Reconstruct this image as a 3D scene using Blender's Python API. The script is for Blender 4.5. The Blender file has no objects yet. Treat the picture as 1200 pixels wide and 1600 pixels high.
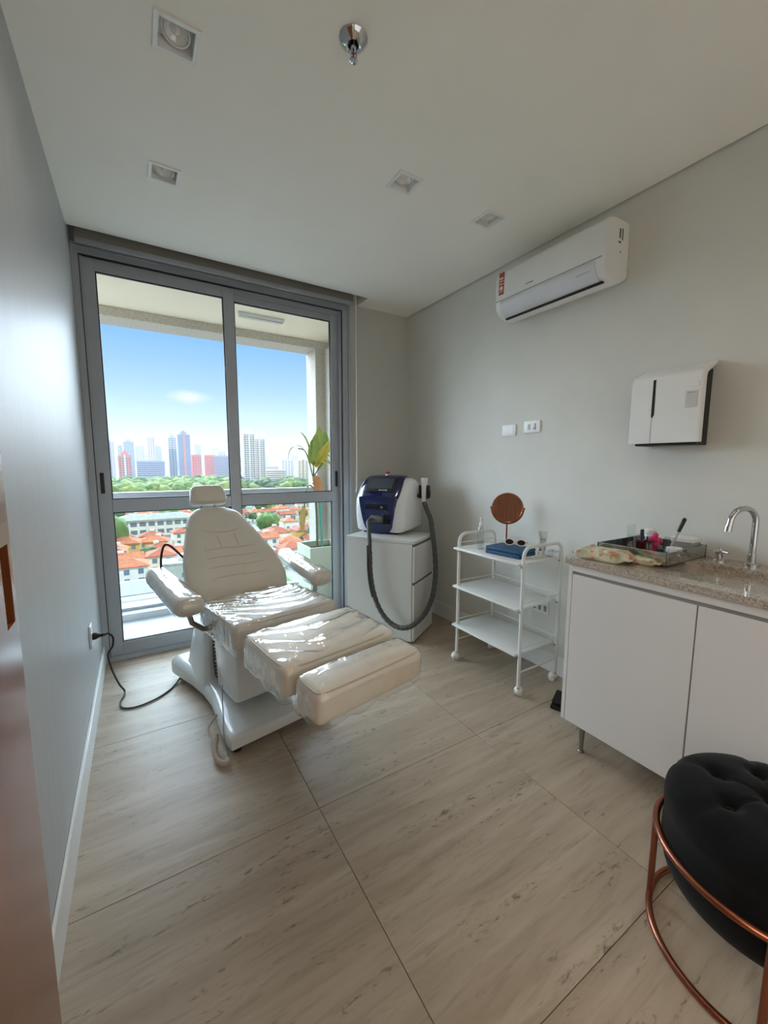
import bpy, bmesh, math, random
from mathutils import Vector, Matrix, Euler, noise
random.seed(7)
S = bpy.context.scene
COL = S.collection
PI = math.pi
def R(d): return math.radians(d)

# ------------------------------------------------------------------ camera
XL, XR, YB, H = -0.264, 2.2455, 3.262, 2.70          # left wall, right wall, window wall, ceiling
cam = bpy.data.cameras.new('camera'); camo = bpy.data.objects.new('camera', cam); COL.objects.link(camo)
cam.sensor_fit = 'HORIZONTAL'; cam.sensor_width = 36.0; cam.lens = 631.78 / 1200 * 36.0
cam.clip_start = 0.02; cam.clip_end = 9000
_yaw, _pit, _rol = 0.5471, 0.1181, 0.0030
_w = Vector((math.sin(_yaw)*math.cos(_pit), math.cos(_yaw)*math.cos(_pit), -math.sin(_pit)))
_r = Vector((math.cos(_yaw), -math.sin(_yaw), 0)); _u = _r.cross(_w)
_r2 = _r*math.cos(_rol) + _u*math.sin(_rol); _u2 = -_r*math.sin(_rol) + _u*math.cos(_rol)
camo.matrix_world = Matrix(((_r2.x, _u2.x, -_w.x, 0), (_r2.y, _u2.y, -_w.y, 0), (_r2.z, _u2.z, -_w.z, 1.3454), (0, 0, 0, 1)))
S.camera = camo

# ------------------------------------------------------------------ world, sun, exposure
S.view_settings.view_transform = 'Standard'; S.view_settings.look = 'None'
S.view_settings.gamma = 1.0; S.view_settings.exposure = 0.2; S.view_settings.use_curve_mapping = False
def lin(r, g, b):
    f = lambda c: (c/255/12.92) if c/255 <= 0.04045 else ((c/255+0.055)/1.055)**2.4
    return (f(r), f(g), f(b), 1.0)
W = bpy.data.worlds.new('sky'); S.world = W; W.use_nodes = True
nt = W.node_tree; nt.nodes.clear()
n_out = nt.nodes.new('ShaderNodeOutputWorld'); n_bg = nt.nodes.new('ShaderNodeBackground')
n_tc = nt.nodes.new('ShaderNodeTexCoord'); n_sx = nt.nodes.new('ShaderNodeSeparateXYZ')
n_mr = nt.nodes.new('ShaderNodeMapRange'); n_cr = nt.nodes.new('ShaderNodeValToRGB')
nt.links.new(n_tc.outputs['Generated'], n_sx.inputs[0]); nt.links.new(n_sx.outputs['Z'], n_mr.inputs['Value'])
n_mr.inputs['From Min'].default_value = -0.1; n_mr.inputs['From Max'].default_value = 0.9
for i in range(4): n_cr.color_ramp.elements.new(0.5)
for e, (p, c) in zip(n_cr.color_ramp.elements, [(0.0, (228, 236, 244)), (0.11, (226, 237, 248)), (0.17, (206, 230, 252)), (0.26, (166, 212, 254)), (0.40, (122, 190, 252)), (1.0, (84, 150, 232))]):
    e.position = p; e.color = lin(*c)
# one thin wisp of cloud low over the city
n_mp = nt.nodes.new('ShaderNodeMapping'); n_mp.inputs['Location'].default_value = (-0.105*22, 0, -0.142*70); n_mp.inputs['Scale'].default_value = (22, 0.0, 70)
n_ln = nt.nodes.new('ShaderNodeVectorMath'); n_ln.operation = 'LENGTH'
n_no = nt.nodes.new('ShaderNodeTexNoise'); n_no.inputs['Scale'].default_value = 34; n_no.inputs['Detail'].default_value = 6
n_ad = nt.nodes.new('ShaderNodeMath'); n_ad.operation = 'ADD'
n_cm = nt.nodes.new('ShaderNodeMapRange'); n_cm.inputs['From Min'].default_value = 1.55; n_cm.inputs['From Max'].default_value = 0.75; n_cm.inputs['To Max'].default_value = 0.8
n_mx = nt.nodes.new('ShaderNodeMix'); n_mx.data_type = 'RGBA'; n_mx.inputs[7].default_value = lin(250, 251, 252)
nt.links.new(n_tc.outputs['Generated'], n_mp.inputs[0]); nt.links.new(n_mp.outputs[0], n_ln.inputs[0])
nt.links.new(n_tc.outputs['Generated'], n_no.inputs['Vector'])
nt.links.new(n_ln.outputs['Value'], n_ad.inputs[0]); nt.links.new(n_no.outputs['Fac'], n_ad.inputs[1])
nt.links.new(n_ad.outputs[0], n_cm.inputs['Value']); nt.links.new(n_cm.outputs[0], n_mx.inputs[0])
nt.links.new(n_mr.outputs[0], n_cr.inputs[0]); nt.links.new(n_cr.outputs[0], n_mx.inputs[6])
nt.links.new(n_mx.outputs[2], n_bg.inputs['Color']); n_bg.inputs['Strength'].default_value = 0.87
nt.links.new(n_bg.outputs[0], n_out.inputs[0])

def add_light(name, kind, loc, direction, energy, color=(1, 1, 1), **kw):
    l = bpy.data.lights.new(name, kind); o = bpy.data.objects.new(name, l); COL.objects.link(o)
    o.location = loc; o.rotation_euler = Vector(direction).to_track_quat('-Z', 'Y').to_euler()
    l.energy = energy; l.color = color
    for k, v in kw.items(): setattr(l, k, v)
    return o
SUN = add_light('sun', 'SUN', (0, -20, 40), (-0.35, 0.62, -0.70), 3.0, (1.0, 0.95, 0.86), angle=R(0.6))
# broad daylight of the open sky in front of the facade
SKY = add_light('sky_daylight', 'SUN', (3, 20, 12), (0.24, -0.93, -0.27), 22.0, (0.72, 0.85, 1.0), angle=R(100))
# large fill lamp added behind the camera to brighten the room
REAR = add_light('rear_fill_light', 'AREA', (1.0, -1.27, 1.15), (0, 1, 0.0), 8.0, (1.0, 0.96, 0.92), shape='RECTANGLE', size=2.2, size_y=1.7)
S.cycles.diffuse_bounces = 8; S.cycles.max_bounces = 14; S.cycles.transparent_max_bounces = 24

# ------------------------------------------------------------------ mesh helpers
class MB:
    def __init__(s): s.bm = bmesh.new()
    def _x(s, vs, M):
        if M is not None:
            for v in vs: v.co = M @ v.co
        return vs
    def box(s, c, d, M=None, bevel=0.0, seg=2):
        r = bmesh.ops.create_cube(s.bm, size=1.0); vs = r['verts']
        for v in vs: v.co = Vector((c[0]+v.co.x*d[0], c[1]+v.co.y*d[1], c[2]+v.co.z*d[2]))
        if bevel > 0:
            es = list({e for v in vs for e in v.link_edges})
            b = bmesh.ops.bevel(s.bm, geom=es, offset=bevel, segments=seg, affect='EDGES', profile=0.5)
            vs = list({v for f in b['faces'] for v in f.verts} | {v for v in vs if v.is_valid})
        s._x(vs, M); return s
    def span(s, a, b, M=None, bevel=0.0, seg=2):
        return s.box([(a[i]+b[i])/2 for i in range(3)], [abs(b[i]-a[i]) for i in range(3)], M, bevel, seg)
    def ring(s, pts): return [s.bm.verts.new(p) for p in pts]
    def loft(s, rings, closed=True, caps=True, M=None):
        rs = [s.ring([M @ Vector(p) if M is not None else Vector(p) for p in r]) for r in rings]
        n = len(rs[0])
        for a, b in zip(rs[:-1], rs[1:]):
            for i in range(n if closed else n-1):
                j = (i+1) % n
                try: s.bm.faces.new((a[i], a[j], b[j], b[i]))
                except ValueError: pass
        if caps and closed:
            for r in (rs[0], rs[-1]):
                try: s.bm.faces.new(r)
                except ValueError: pass
        return s
    def cyl(s, p0, p1, r0, r1=None, n=20, M=None, caps=True):
        r1 = r0 if r1 is None else r1
        p0, p1 = Vector(p0), Vector(p1); q = (p1-p0).to_track_quat('Z', 'Y')
        f = lambda p, r: [p + q @ Vector((r*math.cos(2*PI*i/n), r*math.sin(2*PI*i/n), 0)) for i in range(n)]
        return s.loft([f(p0, r0), f(p1, r1)], M=M, caps=caps)
    def lathe(s, prof, M=None, n=28, caps=True):
        return s.loft([[(r*math.cos(2*PI*i/n), r*math.sin(2*PI*i/n), z) for i in range(n)] for r, z in prof], M=M, caps=caps)
    def tube(s, pts, r, n=10, M=None, closed=False):
        P = [Vector(p) for p in pts]; m = len(P); rings = []
        up = None
        for i in range(m):
            t = (P[(i+1) % m]-P[i-1]) if closed else (P[min(i+1, m-1)]-P[max(i-1, 0)])
            t.normalize()
            if up is None:
                up = t.orthogonal().normalized()
            up = (up - t*up.dot(t)).normalized(); b = t.cross(up)
            rr = r[i] if isinstance(r, (list, tuple)) else r
            rings.append([P[i] + up*rr*math.cos(2*PI*k/n) + b*rr*math.sin(2*PI*k/n) for k in range(n)])
        if closed: rings.append(rings[0])
        s.loft(rings, M=M, caps=not closed)
        if closed: bmesh.ops.remove_doubles(s.bm, verts=s.bm.verts[:], dist=1e-6)
        return s
    def prism(s, out, z0, z1, M=None):
        return s.loft([[(x, y, z0) for x, y in out], [(x, y, z1) for x, y in out]], M=M)
    def sph(s, c, r, M=None, u=16, v=10):
        r = r if isinstance(r, (tuple, list)) else (r, r, r)
        q = bmesh.ops.create_uvsphere(s.bm, u_segments=u, v_segments=v, radius=1.0)['verts']
        for w in q: w.co = Vector((c[0]+w.co.x*r[0], c[1]+w.co.y*r[1], c[2]+w.co.z*r[2]))
        s._x(q, M); return s
    def rbox(s, h, r, n=(8, 8, 3), f=None, M=None):
        """cushion: box of half size h, edge radius r, n flat divisions, deformed by f"""
        ax = []
        for i in range(3):
            a = h[i]-r; e = [h[i]-r*(1-math.cos(k*PI/8)) for k in range(0, 1)]
            l = [-h[i], -h[i]+0.25*r, -h[i]+0.6*r] + [-a + 2*a*k/n[i] for k in range(n[i]+1)] + [h[i]-0.6*r, h[i]-0.25*r, h[i]]
            ax.append(l)
        new = []
        for d in range(3):
            u, v = (d+1) % 3, (d+2) % 3
            for sg in (-1, 1):
                g = []
                for a in ax[u]:
                    row = []
                    for b in ax[v]:
                        q = [0, 0, 0]; q[d] = sg*h[d]; q[u] = a; q[v] = b
                        c = [max(-(h[k]-r), min(h[k]-r, q[k])) for k in range(3)]
                        dv = Vector([q[k]-c[k] for k in range(3)])
                        p = Vector(c) + (dv.normalized()*r if dv.length > 1e-9 else dv)
                        row.append(s.bm.verts.new(p))
                    g.append(row); new += row
                for i in range(len(g)-1):
                    for j in range(len(g[0])-1):
                        fs = (g[i][j], g[i+1][j], g[i+1][j+1], g[i][j+1])
                        s.bm.faces.new(fs if sg > 0 else fs[::-1])
        bmesh.ops.remove_doubles(s.bm, verts=new, dist=1e-5)
        new = [v for v in new if v.is_valid]
        if f:
            for v in new: v.co = f(v.co)
        s._x(new, M); return s
    def mesh(s, name, angle=40):
        bmesh.ops.recalc_face_normals(s.bm, faces=s.bm.faces[:])
        me = bpy.data.meshes.new(name); s.bm.to_mesh(me); s.bm.free()
        for p in me.polygons: p.use_smooth = True
        me.set_sharp_from_angle(angle=R(angle))
        return me

def wm(o):
    m = o.matrix_basis.copy()
    return wm(o.parent) @ m if o.parent else m
def tag(o, label=None, cat=None, group=None, kind=None):
    if label: o['label'] = label
    if cat: o['category'] = cat
    if group: o['group'] = group
    if kind: o['kind'] = kind
    return o
def thing(name, loc, label, cat, group=None, rz=0.0):
    o = bpy.data.objects.new(name, None); COL.objects.link(o); o.empty_display_size = 0.05
    o.location = loc; o.rotation_euler = (0, 0, rz)
    return tag(o, label, cat, group)
def part(name, mb, mat, parent, local=False, angle=40):
    """mesh child; mb is in world space unless local"""
    me = mb.mesh(name, angle)
    if not local: me.transform(wm(parent).inverted())
    o = bpy.data.objects.new(name, me); COL.objects.link(o); o.parent = parent
    me.materials.append(mat); return o
def solo(name, mb, mat, label, cat, group=None, kind=None, angle=40):
    me = mb.mesh(name, angle); xs = [v.co for v in me.vertices]
    c = Vector(((min(v.x for v in xs)+max(v.x for v in xs))/2, (min(v.y for v in xs)+max(v.y for v in xs))/2, min(v.z for v in xs)))
    me.transform(Matrix.Translation(-c)); o = bpy.data.objects.new(name, me); COL.objects.link(o); o.location = c
    me.materials.append(mat); return tag(o, label, cat, group, kind)
def struct(name, mb, mat, angle=40):
    o = solo(name, mb, mat, None, None, kind='structure', angle=angle); return o
def copy_tree(o, parent=None):
    c = o.copy(); COL.objects.link(c); c.parent = parent
    for ch in list(o.children): copy_tree(ch, c)
    return c
def crom(pts, k=8, closed=False):
    P = [Vector(p) for p in pts]; out = []; n = len(P)
    for i in range(n if closed else n-1):
        a, b, c, d = (P[(i-1) % n], P[i], P[(i+1) % n], P[(i+2) % n]) if closed else (P[max(i-1, 0)], P[i], P[i+1], P[min(i+2, n-1)])
        for j in range(k):
            t = j/k
            out.append(0.5*((2*b)+(c-a)*t+(2*a-5*b+4*c-d)*t*t+(3*b-a-3*c+d)*t**3))
    if not closed: out.append(P[-1])
    return out
def frame(loc, x, y, z=None):
    x = Vector(x).normalized(); y = Vector(y).normalized(); z = x.cross(y) if z is None else Vector(z)
    return Matrix(((x.x, y.x, z.x, loc[0]), (x.y, y.y, z.y, loc[1]), (x.z, y.z, z.z, loc[2]), (0, 0, 0, 1)))

# ------------------------------------------------------------------ materials
MATS = {}
def mat(name, col, rough=0.5, metal=0.0, spec=0.5, var=0.05, vscale=6.0, bump=0.0, bscale=60.0, coat=0.0, coatr=0.05, col2=None, stretch=(1, 1, 1), detail=4.0, sheen=0.0, trans=0.0):
    if name in MATS: return MATS[name]
    m = bpy.data.materials.new(name); m.use_nodes = True; t = m.node_tree; b = t.nodes['Principled BSDF']
    c = lin(*col) if max(col) > 1.0 else (*col, 1.0)
    b.inputs['Roughness'].default_value = rough; b.inputs['Metallic'].default_value = metal
    b.inputs['Specular IOR Level'].default_value = spec
    b.inputs['Coat Weight'].default_value = coat; b.inputs['Coat Roughness'].default_value = coatr
    b.inputs['Transmission Weight'].default_value = trans
    if sheen: b.inputs['Sheen Weight'].default_value = sheen
    tc = t.nodes.new('ShaderNodeTexCoord'); mp = t.nodes.new('ShaderNodeMapping'); mp.inputs['Scale'].default_value = stretch
    t.links.new(tc.outputs['Object'], mp.inputs[0])
    no = t.nodes.new('ShaderNodeTexNoise'); no.inputs['Scale'].default_value = vscale; no.inputs['Detail'].default_value = detail
    t.links.new(mp.outputs[0], no.inputs['Vector'])
    mr = t.nodes.new('ShaderNodeMapRange'); mr.inputs['From Min'].default_value = 0.3; mr.inputs['From Max'].default_value = 0.7
    t.links.new(no.outputs['Fac'], mr.inputs['Value'])
    mx = t.nodes.new('ShaderNodeMix'); mx.data_type = 'RGBA'
    d = lin(*col2) if col2 else tuple(min(1, x*(1-var)) for x in c[:3]) + (1,)
    mx.inputs[6].default_value = c if col2 else tuple(min(1, x*(1+var)) for x in c[:3]) + (1,)
    mx.inputs[7].default_value = d
    t.links.new(mr.outputs[0], mx.inputs[0]); t.links.new(mx.outputs[2], b.inputs['Base Color'])
    if bump:
        nb = t.nodes.new('ShaderNodeTexNoise'); nb.inputs['Scale'].default_value = bscale; nb.inputs['Detail'].default_value = 3
        t.links.new(mp.outputs[0], nb.inputs['Vector'])
        bp = t.nodes.new('ShaderNodeBump'); bp.inputs['Strength'].default_value = bump; bp.inputs['Distance'].default_value = 0.01
        t.links.new(nb.outputs['Fac'], bp.inputs['Height']); t.links.new(bp.outputs[0], b.inputs['Normal'])
    MATS[name] = m; return m
def film(name, tint=(1, 1, 1), ior=1.45, rough=0.03, bump=0.0, bscale=20.0, boost=1.0, stretch=(1, 1, 1)):
    """thin clear sheet: see-through, mirror-like at grazing angles"""
    m = bpy.data.materials.new(name); m.use_nodes = True; t = m.node_tree; t.nodes.clear()
    o = t.nodes.new('ShaderNodeOutputMaterial'); mx = t.nodes.new('ShaderNodeMixShader')
    tr = t.nodes.new('ShaderNodeBsdfTransparent'); tr.inputs[0].default_value = (*tint, 1)
    gl = t.nodes.new('ShaderNodeBsdfGlossy'); gl.inputs['Roughness'].default_value = rough
    fr = t.nodes.new('ShaderNodeFresnel'); fr.inputs['IOR'].default_value = ior
    ml = t.nodes.new('ShaderNodeMath'); ml.operation = 'MULTIPLY'; ml.inputs[1].default_value = boost; ml.use_clamp = True
    ge = t.nodes.new('ShaderNodeNewGeometry'); fb = t.nodes.new('ShaderNodeMath'); fb.operation = 'SUBTRACT'; fb.inputs[0].default_value = 1.0; t.links.new(ge.outputs['Backfacing'], fb.inputs[1])
    m2 = t.nodes.new('ShaderNodeMath'); m2.operation = 'MULTIPLY'; t.links.new(ml.outputs[0], m2.inputs[0]); t.links.new(fb.outputs[0], m2.inputs[1])
    t.links.new(fr.outputs[0], ml.inputs[0]); t.links.new(m2.outputs[0], mx.inputs[0])
    t.links.new(tr.outputs[0], mx.inputs[1]); t.links.new(gl.outputs[0], mx.inputs[2]); t.links.new(mx.outputs[0], o.inputs[0])
    if bump:
        tc = t.nodes.new('ShaderNodeTexCoord'); mp = t.nodes.new('ShaderNodeMapping'); mp.inputs['Scale'].default_value = stretch
        nb = t.nodes.new('ShaderNodeTexNoise'); nb.inputs['Scale'].default_value = bscale; nb.inputs['Detail'].default_value = 2; nb.inputs['Distortion'].default_value = 0.6
        bp = t.nodes.new('ShaderNodeBump'); bp.inputs['Strength'].default_value = bump; bp.inputs['Distance'].default_value = 0.01
        t.links.new(tc.outputs['Object'], mp.inputs[0]); t.links.new(mp.outputs[0], nb.inputs['Vector'])
        t.links.new(nb.outputs['Fac'], bp.inputs['Height']); t.links.new(bp.outputs[0], gl.inputs['Normal']); t.links.new(bp.outputs[0], fr.inputs['Normal'])
    MATS[name] = m; return m
M_CEIL = mat('ceiling_paint', (240, 236, 227), 0.85, var=0.012, vscale=3)
M_WALL = mat('wall_paint_grey', (214, 212, 204), 0.6, var=0.03, vscale=4, bump=0.02, bscale=120)  # window light on the right wall partly put into this tone
M_WALLB = mat('wall_paint_backlit', (196, 194, 186), 0.6, var=0.02, vscale=4)  # same grey paint kept darker, backlit shade put into the tone
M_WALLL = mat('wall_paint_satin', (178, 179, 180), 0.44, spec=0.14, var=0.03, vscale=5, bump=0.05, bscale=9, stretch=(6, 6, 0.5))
M_BASE = mat('baseboard_white', (226, 226, 224), 0.35, var=0.02)
M_ALU = mat('window_aluminium', (168, 172, 178), 0.42, metal=0.2, var=0.03, vscale=20)
M_GLASS = film('window_glass', (0.97, 0.985, 0.98), 1.45, 0.005, boost=0.8)
M_RUBBER = mat('black_rubber', (22, 22, 24), 0.6)
M_BLACK = mat('black_plastic', (14, 14, 15), 0.4)
M_WHITE = mat('white_plastic', (228, 228, 225), 0.32, var=0.02)
M_WHITEG = mat('white_gloss_enamel', (226, 228, 226), 0.22, var=0.02, coat=0.3)
M_CHROME = mat('chrome', (200, 202, 205), 0.07, metal=1.0, var=0.01)
M_STEEL = mat('brushed_steel', (150, 148, 144), 0.32, metal=1.0, var=0.05)
M_LAM = mat('white_laminate', (212, 208, 204), 0.5, var=0.012, vscale=3)
M_LAMG = mat('grey_white_laminate', (200, 200, 194), 0.5, var=0.012, vscale=3)
M_GREYCH = mat('grey_channel', (150, 147, 142), 0.4, metal=0.4)
M_COPPER = mat('copper_rose', (150, 92, 70), 0.28, metal=0.9, var=0.08, vscale=12)
M_DARK = mat('dark_void', (30, 29, 28), 0.8)

# travertine porcelain: long beds along X, small dark pits
def travertine():
    m = bpy.data.materials.new('travertine_tile'); m.use_nodes = True; t = m.node_tree; b = t.nodes['Principled BSDF']; MATS['trav'] = m
    b.inputs['Roughness'].default_value = 0.40; b.inputs['Specular IOR Level'].default_value = 0.28
    ge = t.nodes.new('ShaderNodeNewGeometry'); oi = t.nodes.new('ShaderNodeObjectInfo')
    of = t.nodes.new('ShaderNodeVectorMath'); of.operation = 'MULTIPLY_ADD'
    cb = t.nodes.new('ShaderNodeCombineXYZ')
    for i in range(3): t.links.new(oi.outputs['Random'], cb.inputs[i])
    of.inputs[1].default_value = (7, 11, 0); t.links.new(cb.outputs[0], of.inputs[0]); t.links.new(ge.outputs['Position'], of.inputs[2])
    def nz(scale, st, det, dist=0.0, ro=0.55):
        mp = t.nodes.new('ShaderNodeMapping'); mp.inputs['Scale'].default_value = st; mp.inputs['Rotation'].default_value = (0, 0, R(4))
        t.links.new(of.outputs[0], mp.inputs[0]); n = t.nodes.new('ShaderNodeTexNoise')
        n.inputs['Scale'].default_value = scale; n.inputs['Detail'].default_value = det; n.inputs['Distortion'].default_value = dist; n.inputs['Roughness'].default_value = ro
        t.links.new(mp.outputs[0], n.inputs['Vector']); return n
    n1 = nz(2.2, (0.55, 6.0, 1), 6, 0.5); n2 = nz(5.0, (1.0, 9.0, 1), 8, 0.8, 0.65); n3 = nz(3.0, (0.8, 5.0, 1), 5, 1.6); n4 = nz(1.1, (1, 1.6, 1), 3)
    def rng(n, a, c, d=0.0, e=1.0):
        r = t.nodes.new('ShaderNodeMapRange'); r.inputs['From Min'].default_value = a; r.inputs['From Max'].default_value = c
        r.inputs['To Min'].default_value = d; r.inputs['To Max'].default_value = e; t.links.new(n.outputs['Fac'], r.inputs['Value']); return r
    def mix(fac, a, c):
        x = t.nodes.new('ShaderNodeMix'); x.data_type = 'RGBA'
        t.links.new(fac, x.inputs[0])
        for s_, v in ((6, a), (7, c)):
            if isinstance(v, tuple): x.inputs[s_].default_value = v
            else: t.links.new(v, x.inputs[s_])
        return x.outputs[2]
    c1 = mix(rng(n1, 0.32, 0.68).outputs[0], lin(180, 165, 147), lin(156, 140, 122))
    c2 = mix(rng(n2, 0.50, 0.74, 0, 0.55).outputs[0], c1, lin(128, 113, 97))
    c3 = mix(rng(n4, 0.40, 0.70, 0, 0.45).outputs[0], c2, lin(168, 150, 129))
    pit = t.nodes.new('ShaderNodeMath'); pit.operation = 'MULTIPLY'
    t.links.new(rng(n3, 0.55, 0.63).outputs[0], pit.inputs[0])
    n5 = nz(26, (1.0, 2.6, 1), 4, 0.7); t.links.new(rng(n5, 0.52, 0.66, 0, 0.7).outputs[0], pit.inputs[1])
    c4 = mix(pit.outputs[0], c3, lin(92, 80, 68))
    t.links.new(c4, b.inputs['Base Color'])
    bp = t.nodes.new('ShaderNodeBump'); bp.inputs['Strength'].default_value = 0.12; bp.inputs['Distance'].default_value = 0.004
    t.links.new(n2.outputs['Fac'], bp.inputs['Height']); t.links.new(bp.outputs[0], b.inputs['Normal'])
    return m
M_TRAV = travertine()
M_GROUT = mat('grout', (132, 118, 103), 0.9)

# ------------------------------------------------------------------ setting: floor
fl = struct('floor', MB().span((XL-0.12, -1.32, -0.06), (XR+0.12, YB+0.10, -0.011)), M_GROUT)
xs = [XL, 0.536, 1.378, XR]; ys = [-1.3, -1.21, -0.352, 0.506, 1.364, 2.225, 3.085, YB]
_tm = {}
for i in range(3):
    for j in range(len(ys)-1):
        x0, x1, y0, y1 = xs[i]+(0.001 if i else 0), xs[i+1]-0.001, ys[j]+0.001, ys[j+1]-0.001
        k = (round(x1-x0, 3), round(y1-y0, 3))
        if k not in _tm:
            me = MB().box((0, 0, -0.0055), (k[0], k[1], 0.011), bevel=0.0006, seg=1).mesh('tile'); me.materials.append(M_TRAV); _tm[k] = me
        o = bpy.data.objects.new('tile', _tm[k]); COL.objects.link(o); o.parent = fl
        o.location = Vector(((x0+x1)/2, (y0+y1)/2, 0)) - fl.location

# ------------------------------------------------------------------ setting: ceiling with curtain pocket, light holes and shadow gap
YP, XP = 3.068, 1.71
DL = [(0.190, 1.602), (0.193, 2.318), (1.192, 1.774), (1.755, 1.776)]
DLO = [(0.190, 0.55), (1.19, 0.60), (1.75, -0.55), (0.19, -0.55)]
hs = 0.056
mb = MB()
gx = sorted({XL, XR-0.012, XP} | {x+s for x, _ in DL+DLO for s in (-hs, hs)})
gy = sorted({-1.3, YP, YB} | {y+s for _, y in DL+DLO for s in (-hs, hs)})
for i in range(len(gx)-1):
    for j in range(len(gy)-1):
        cx, cy = (gx[i]+gx[i+1])/2, (gy[j]+gy[j+1])/2
        if any(abs(cx-a) < hs and abs(cy-b) < hs for a, b in DL+DLO): continue
        if cy > YP and cx < XP: continue
        mb.bm.faces.new([mb.bm.verts.new((x, y, H)) for x, y in ((gx[i], gy[j]), (gx[i+1], gy[j]), (gx[i+1], gy[j+1]), (gx[i], gy[j+1]))])
bmesh.ops.remove_doubles(mb.bm, verts=mb.bm.verts[:], dist=1e-4)
ext = bmesh.ops.extrude_face_region(mb.bm, geom=mb.bm.faces[:])
for v in ext['geom']:
    if isinstance(v, bmesh.types.BMVert): v.co.z += 0.0125
ceil = struct('ceiling', mb, M_CEIL, 20)
struct('ceiling_slab', MB().span((XL-0.12, -1.42, 2.88), (XR+0.12, YB+0.14, 3.05)), M_CEIL)
struct('trim_1', MB().span((XL, YP-0.014, H+0.0125), (XP, YP-0.001, 2.88)).span((XP+0.001, YP, H+0.0125), (XP+0.014, YB, 2.88)), M_CEIL)   # sides of the curtain pocket

# walls
D0, D1 = -0.92, 0.02      # doorway in the left wall, behind the camera
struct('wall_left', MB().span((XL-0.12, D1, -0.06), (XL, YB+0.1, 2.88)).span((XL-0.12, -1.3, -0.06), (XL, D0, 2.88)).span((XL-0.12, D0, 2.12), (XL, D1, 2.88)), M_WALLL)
struct('wall_right', MB().span((XR, -1.3, -0.06), (XR+0.12, YB+0.1, 2.88)), M_WALL)
struct('wall_back', MB().span((1.60, YB, -0.06), (XR, YB+0.1, 2.88)), M_WALLB)
struct('wall_lintel', MB().span((XL, YB-0.015, 2.665), (1.60, YB+0.1, 2.88)), M_WALLB)
struct('wall_rear', MB().span((XL-0.12, -1.42, -0.06), (XR+0.12, -1.30, 2.88)), M_WALL)
def base(name, a, b): return struct(name, MB().span(a, b, bevel=0.003, seg=1), M_BASE)
base('baseboard_left', (XL, 1.05, 0), (XL+0.014, YB-0.07, 0.13))
base('baseboard_right', (XR-0.014, -1.3, 0), (XR, YB-0.001, 0.13))
base('baseboard_back', (1.62, YB-0.014, 0), (XR-0.015, YB, 0.13))
# corridor behind the doorway (lit by an added lamp, reached through the sliding door)
struct('corridor_floor', MB().span((-1.75, -1.9, -0.06), (XL-0.121, 0.9, 0.0)), M_TRAV)
struct('corridor_wall', MB().span((-1.87, -1.9, -0.06), (-1.75, 0.9, 2.88)).span((-1.87, 0.9, -0.06), (XL-0.121, 1.02, 2.88)).span((-1.87, -2.02, -0.06), (XL-0.121, -1.9, 2.88)).span((-1.87, -2.02, 2.5), (XL-0.121, 1.02, 2.62)), M_WALL)

# ------------------------------------------------------------------ sliding door leaf on the left wall
M_WOOD = mat('wood_veneer', (150, 86, 42), 0.26, spec=0.6, var=0.0, col2=(112, 58, 26), vscale=5, stretch=(10, 10, 0.6), detail=6, coat=0.25, coatr=0.2)
FX = -0.215
dr = thing('door_1', ((FX+XL)/2, 0.58, 0.0), 'brown wood sliding door leaf standing against the left wall', 'door'); dr['kind'] = 'structure'
mb = MB()
py0, py1, pz0, pz1 = 0.948, 1.002, 1.045, 1.195
mb.span((XL+0.006, 0.14, 0.008), (FX, py0, 2.12)).span((XL+0.006, py0, 0.008), (FX, py1, pz0)).span((XL+0.006, py0, pz1), (FX, py1, 2.12)).span((XL+0.006, py1, 0.008), (FX, 1.022, 2.12))
part('leaf', mb, M_WOOD, dr)
mb = MB().span((FX-0.030, py0, pz0), (FX-0.022, py1, pz1))
part('recessed_pull', mb, mat('pull_dark', (60, 26, 18), 0.4), dr)
part('track', MB().span((XL+0.001, -0.95, 2.125), (FX+0.006, 1.10, 2.17)), M_ALU, dr)

# ------------------------------------------------------------------ window: two sliding leaves in an aluminium frame
wn = thing('window_1', (0.67, YB, 0), 'grey aluminium sliding balcony window with two glazed leaves', 'window'); wn['kind'] = 'structure'
X0, X1, Z1 = XL+0.001, 1.605, 2.665
fy0, fy1 = 3.195, 3.315
fr = MB()
fr.span((X0, fy0, 0), (X0+0.035, fy1, Z1)).span((X1-0.07, fy0, 0), (X1, fy1, Z1)).span((X0+0.035, fy0, Z1-0.055), (X1-0.07, fy1, Z1)).span((X0+0.035, fy0, 0), (X1-0.07, fy1, 0.03))
fr.span((X0+0.035, fy0+0.02, 0.03), (X0+0.05, fy1-0.02, Z1-0.055)).span((X0+0.035, fy0+0.055, Z1-0.085), (X1-0.07, fy0+0.062, Z1-0.055))
fr.span((X1-0.085, fy0+0.02, 0.03), (X1-0.07, fy1-0.02, Z1-0.055))
part('frame', fr, M_ALU, wn)
for a, b in (((X0+0.0355, fy0+0.004, 0.03), (X0+0.0385, fy0+0.03, Z1-0.056)), ((X1-0.0735, fy0+0.004, 0.03), (X1-0.0705, fy0+0.03, Z1-0.056)), ((X0+0.04, fy0+0.004, Z1-0.0585), (X1-0.075, fy0+0.03, Z1-0.0555))):
    part('track_gap', MB().span(a, b), M_RUBBER, wn)
part('cover_strip', MB().span((X0, fy0-0.012, Z1-0.020), (X1, fy0, Z1)), M_ALU, wn)
part('cover_strip', MB().span((X1-0.020, fy0-0.012, 0.0), (X1, fy0, Z1-0.021)), M_ALU, wn)
part('cover_strip', MB().span((X0, fy0-0.012, 0.0), (X0+0.012, fy0, Z1-0.021)), M_ALU, wn)
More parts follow.
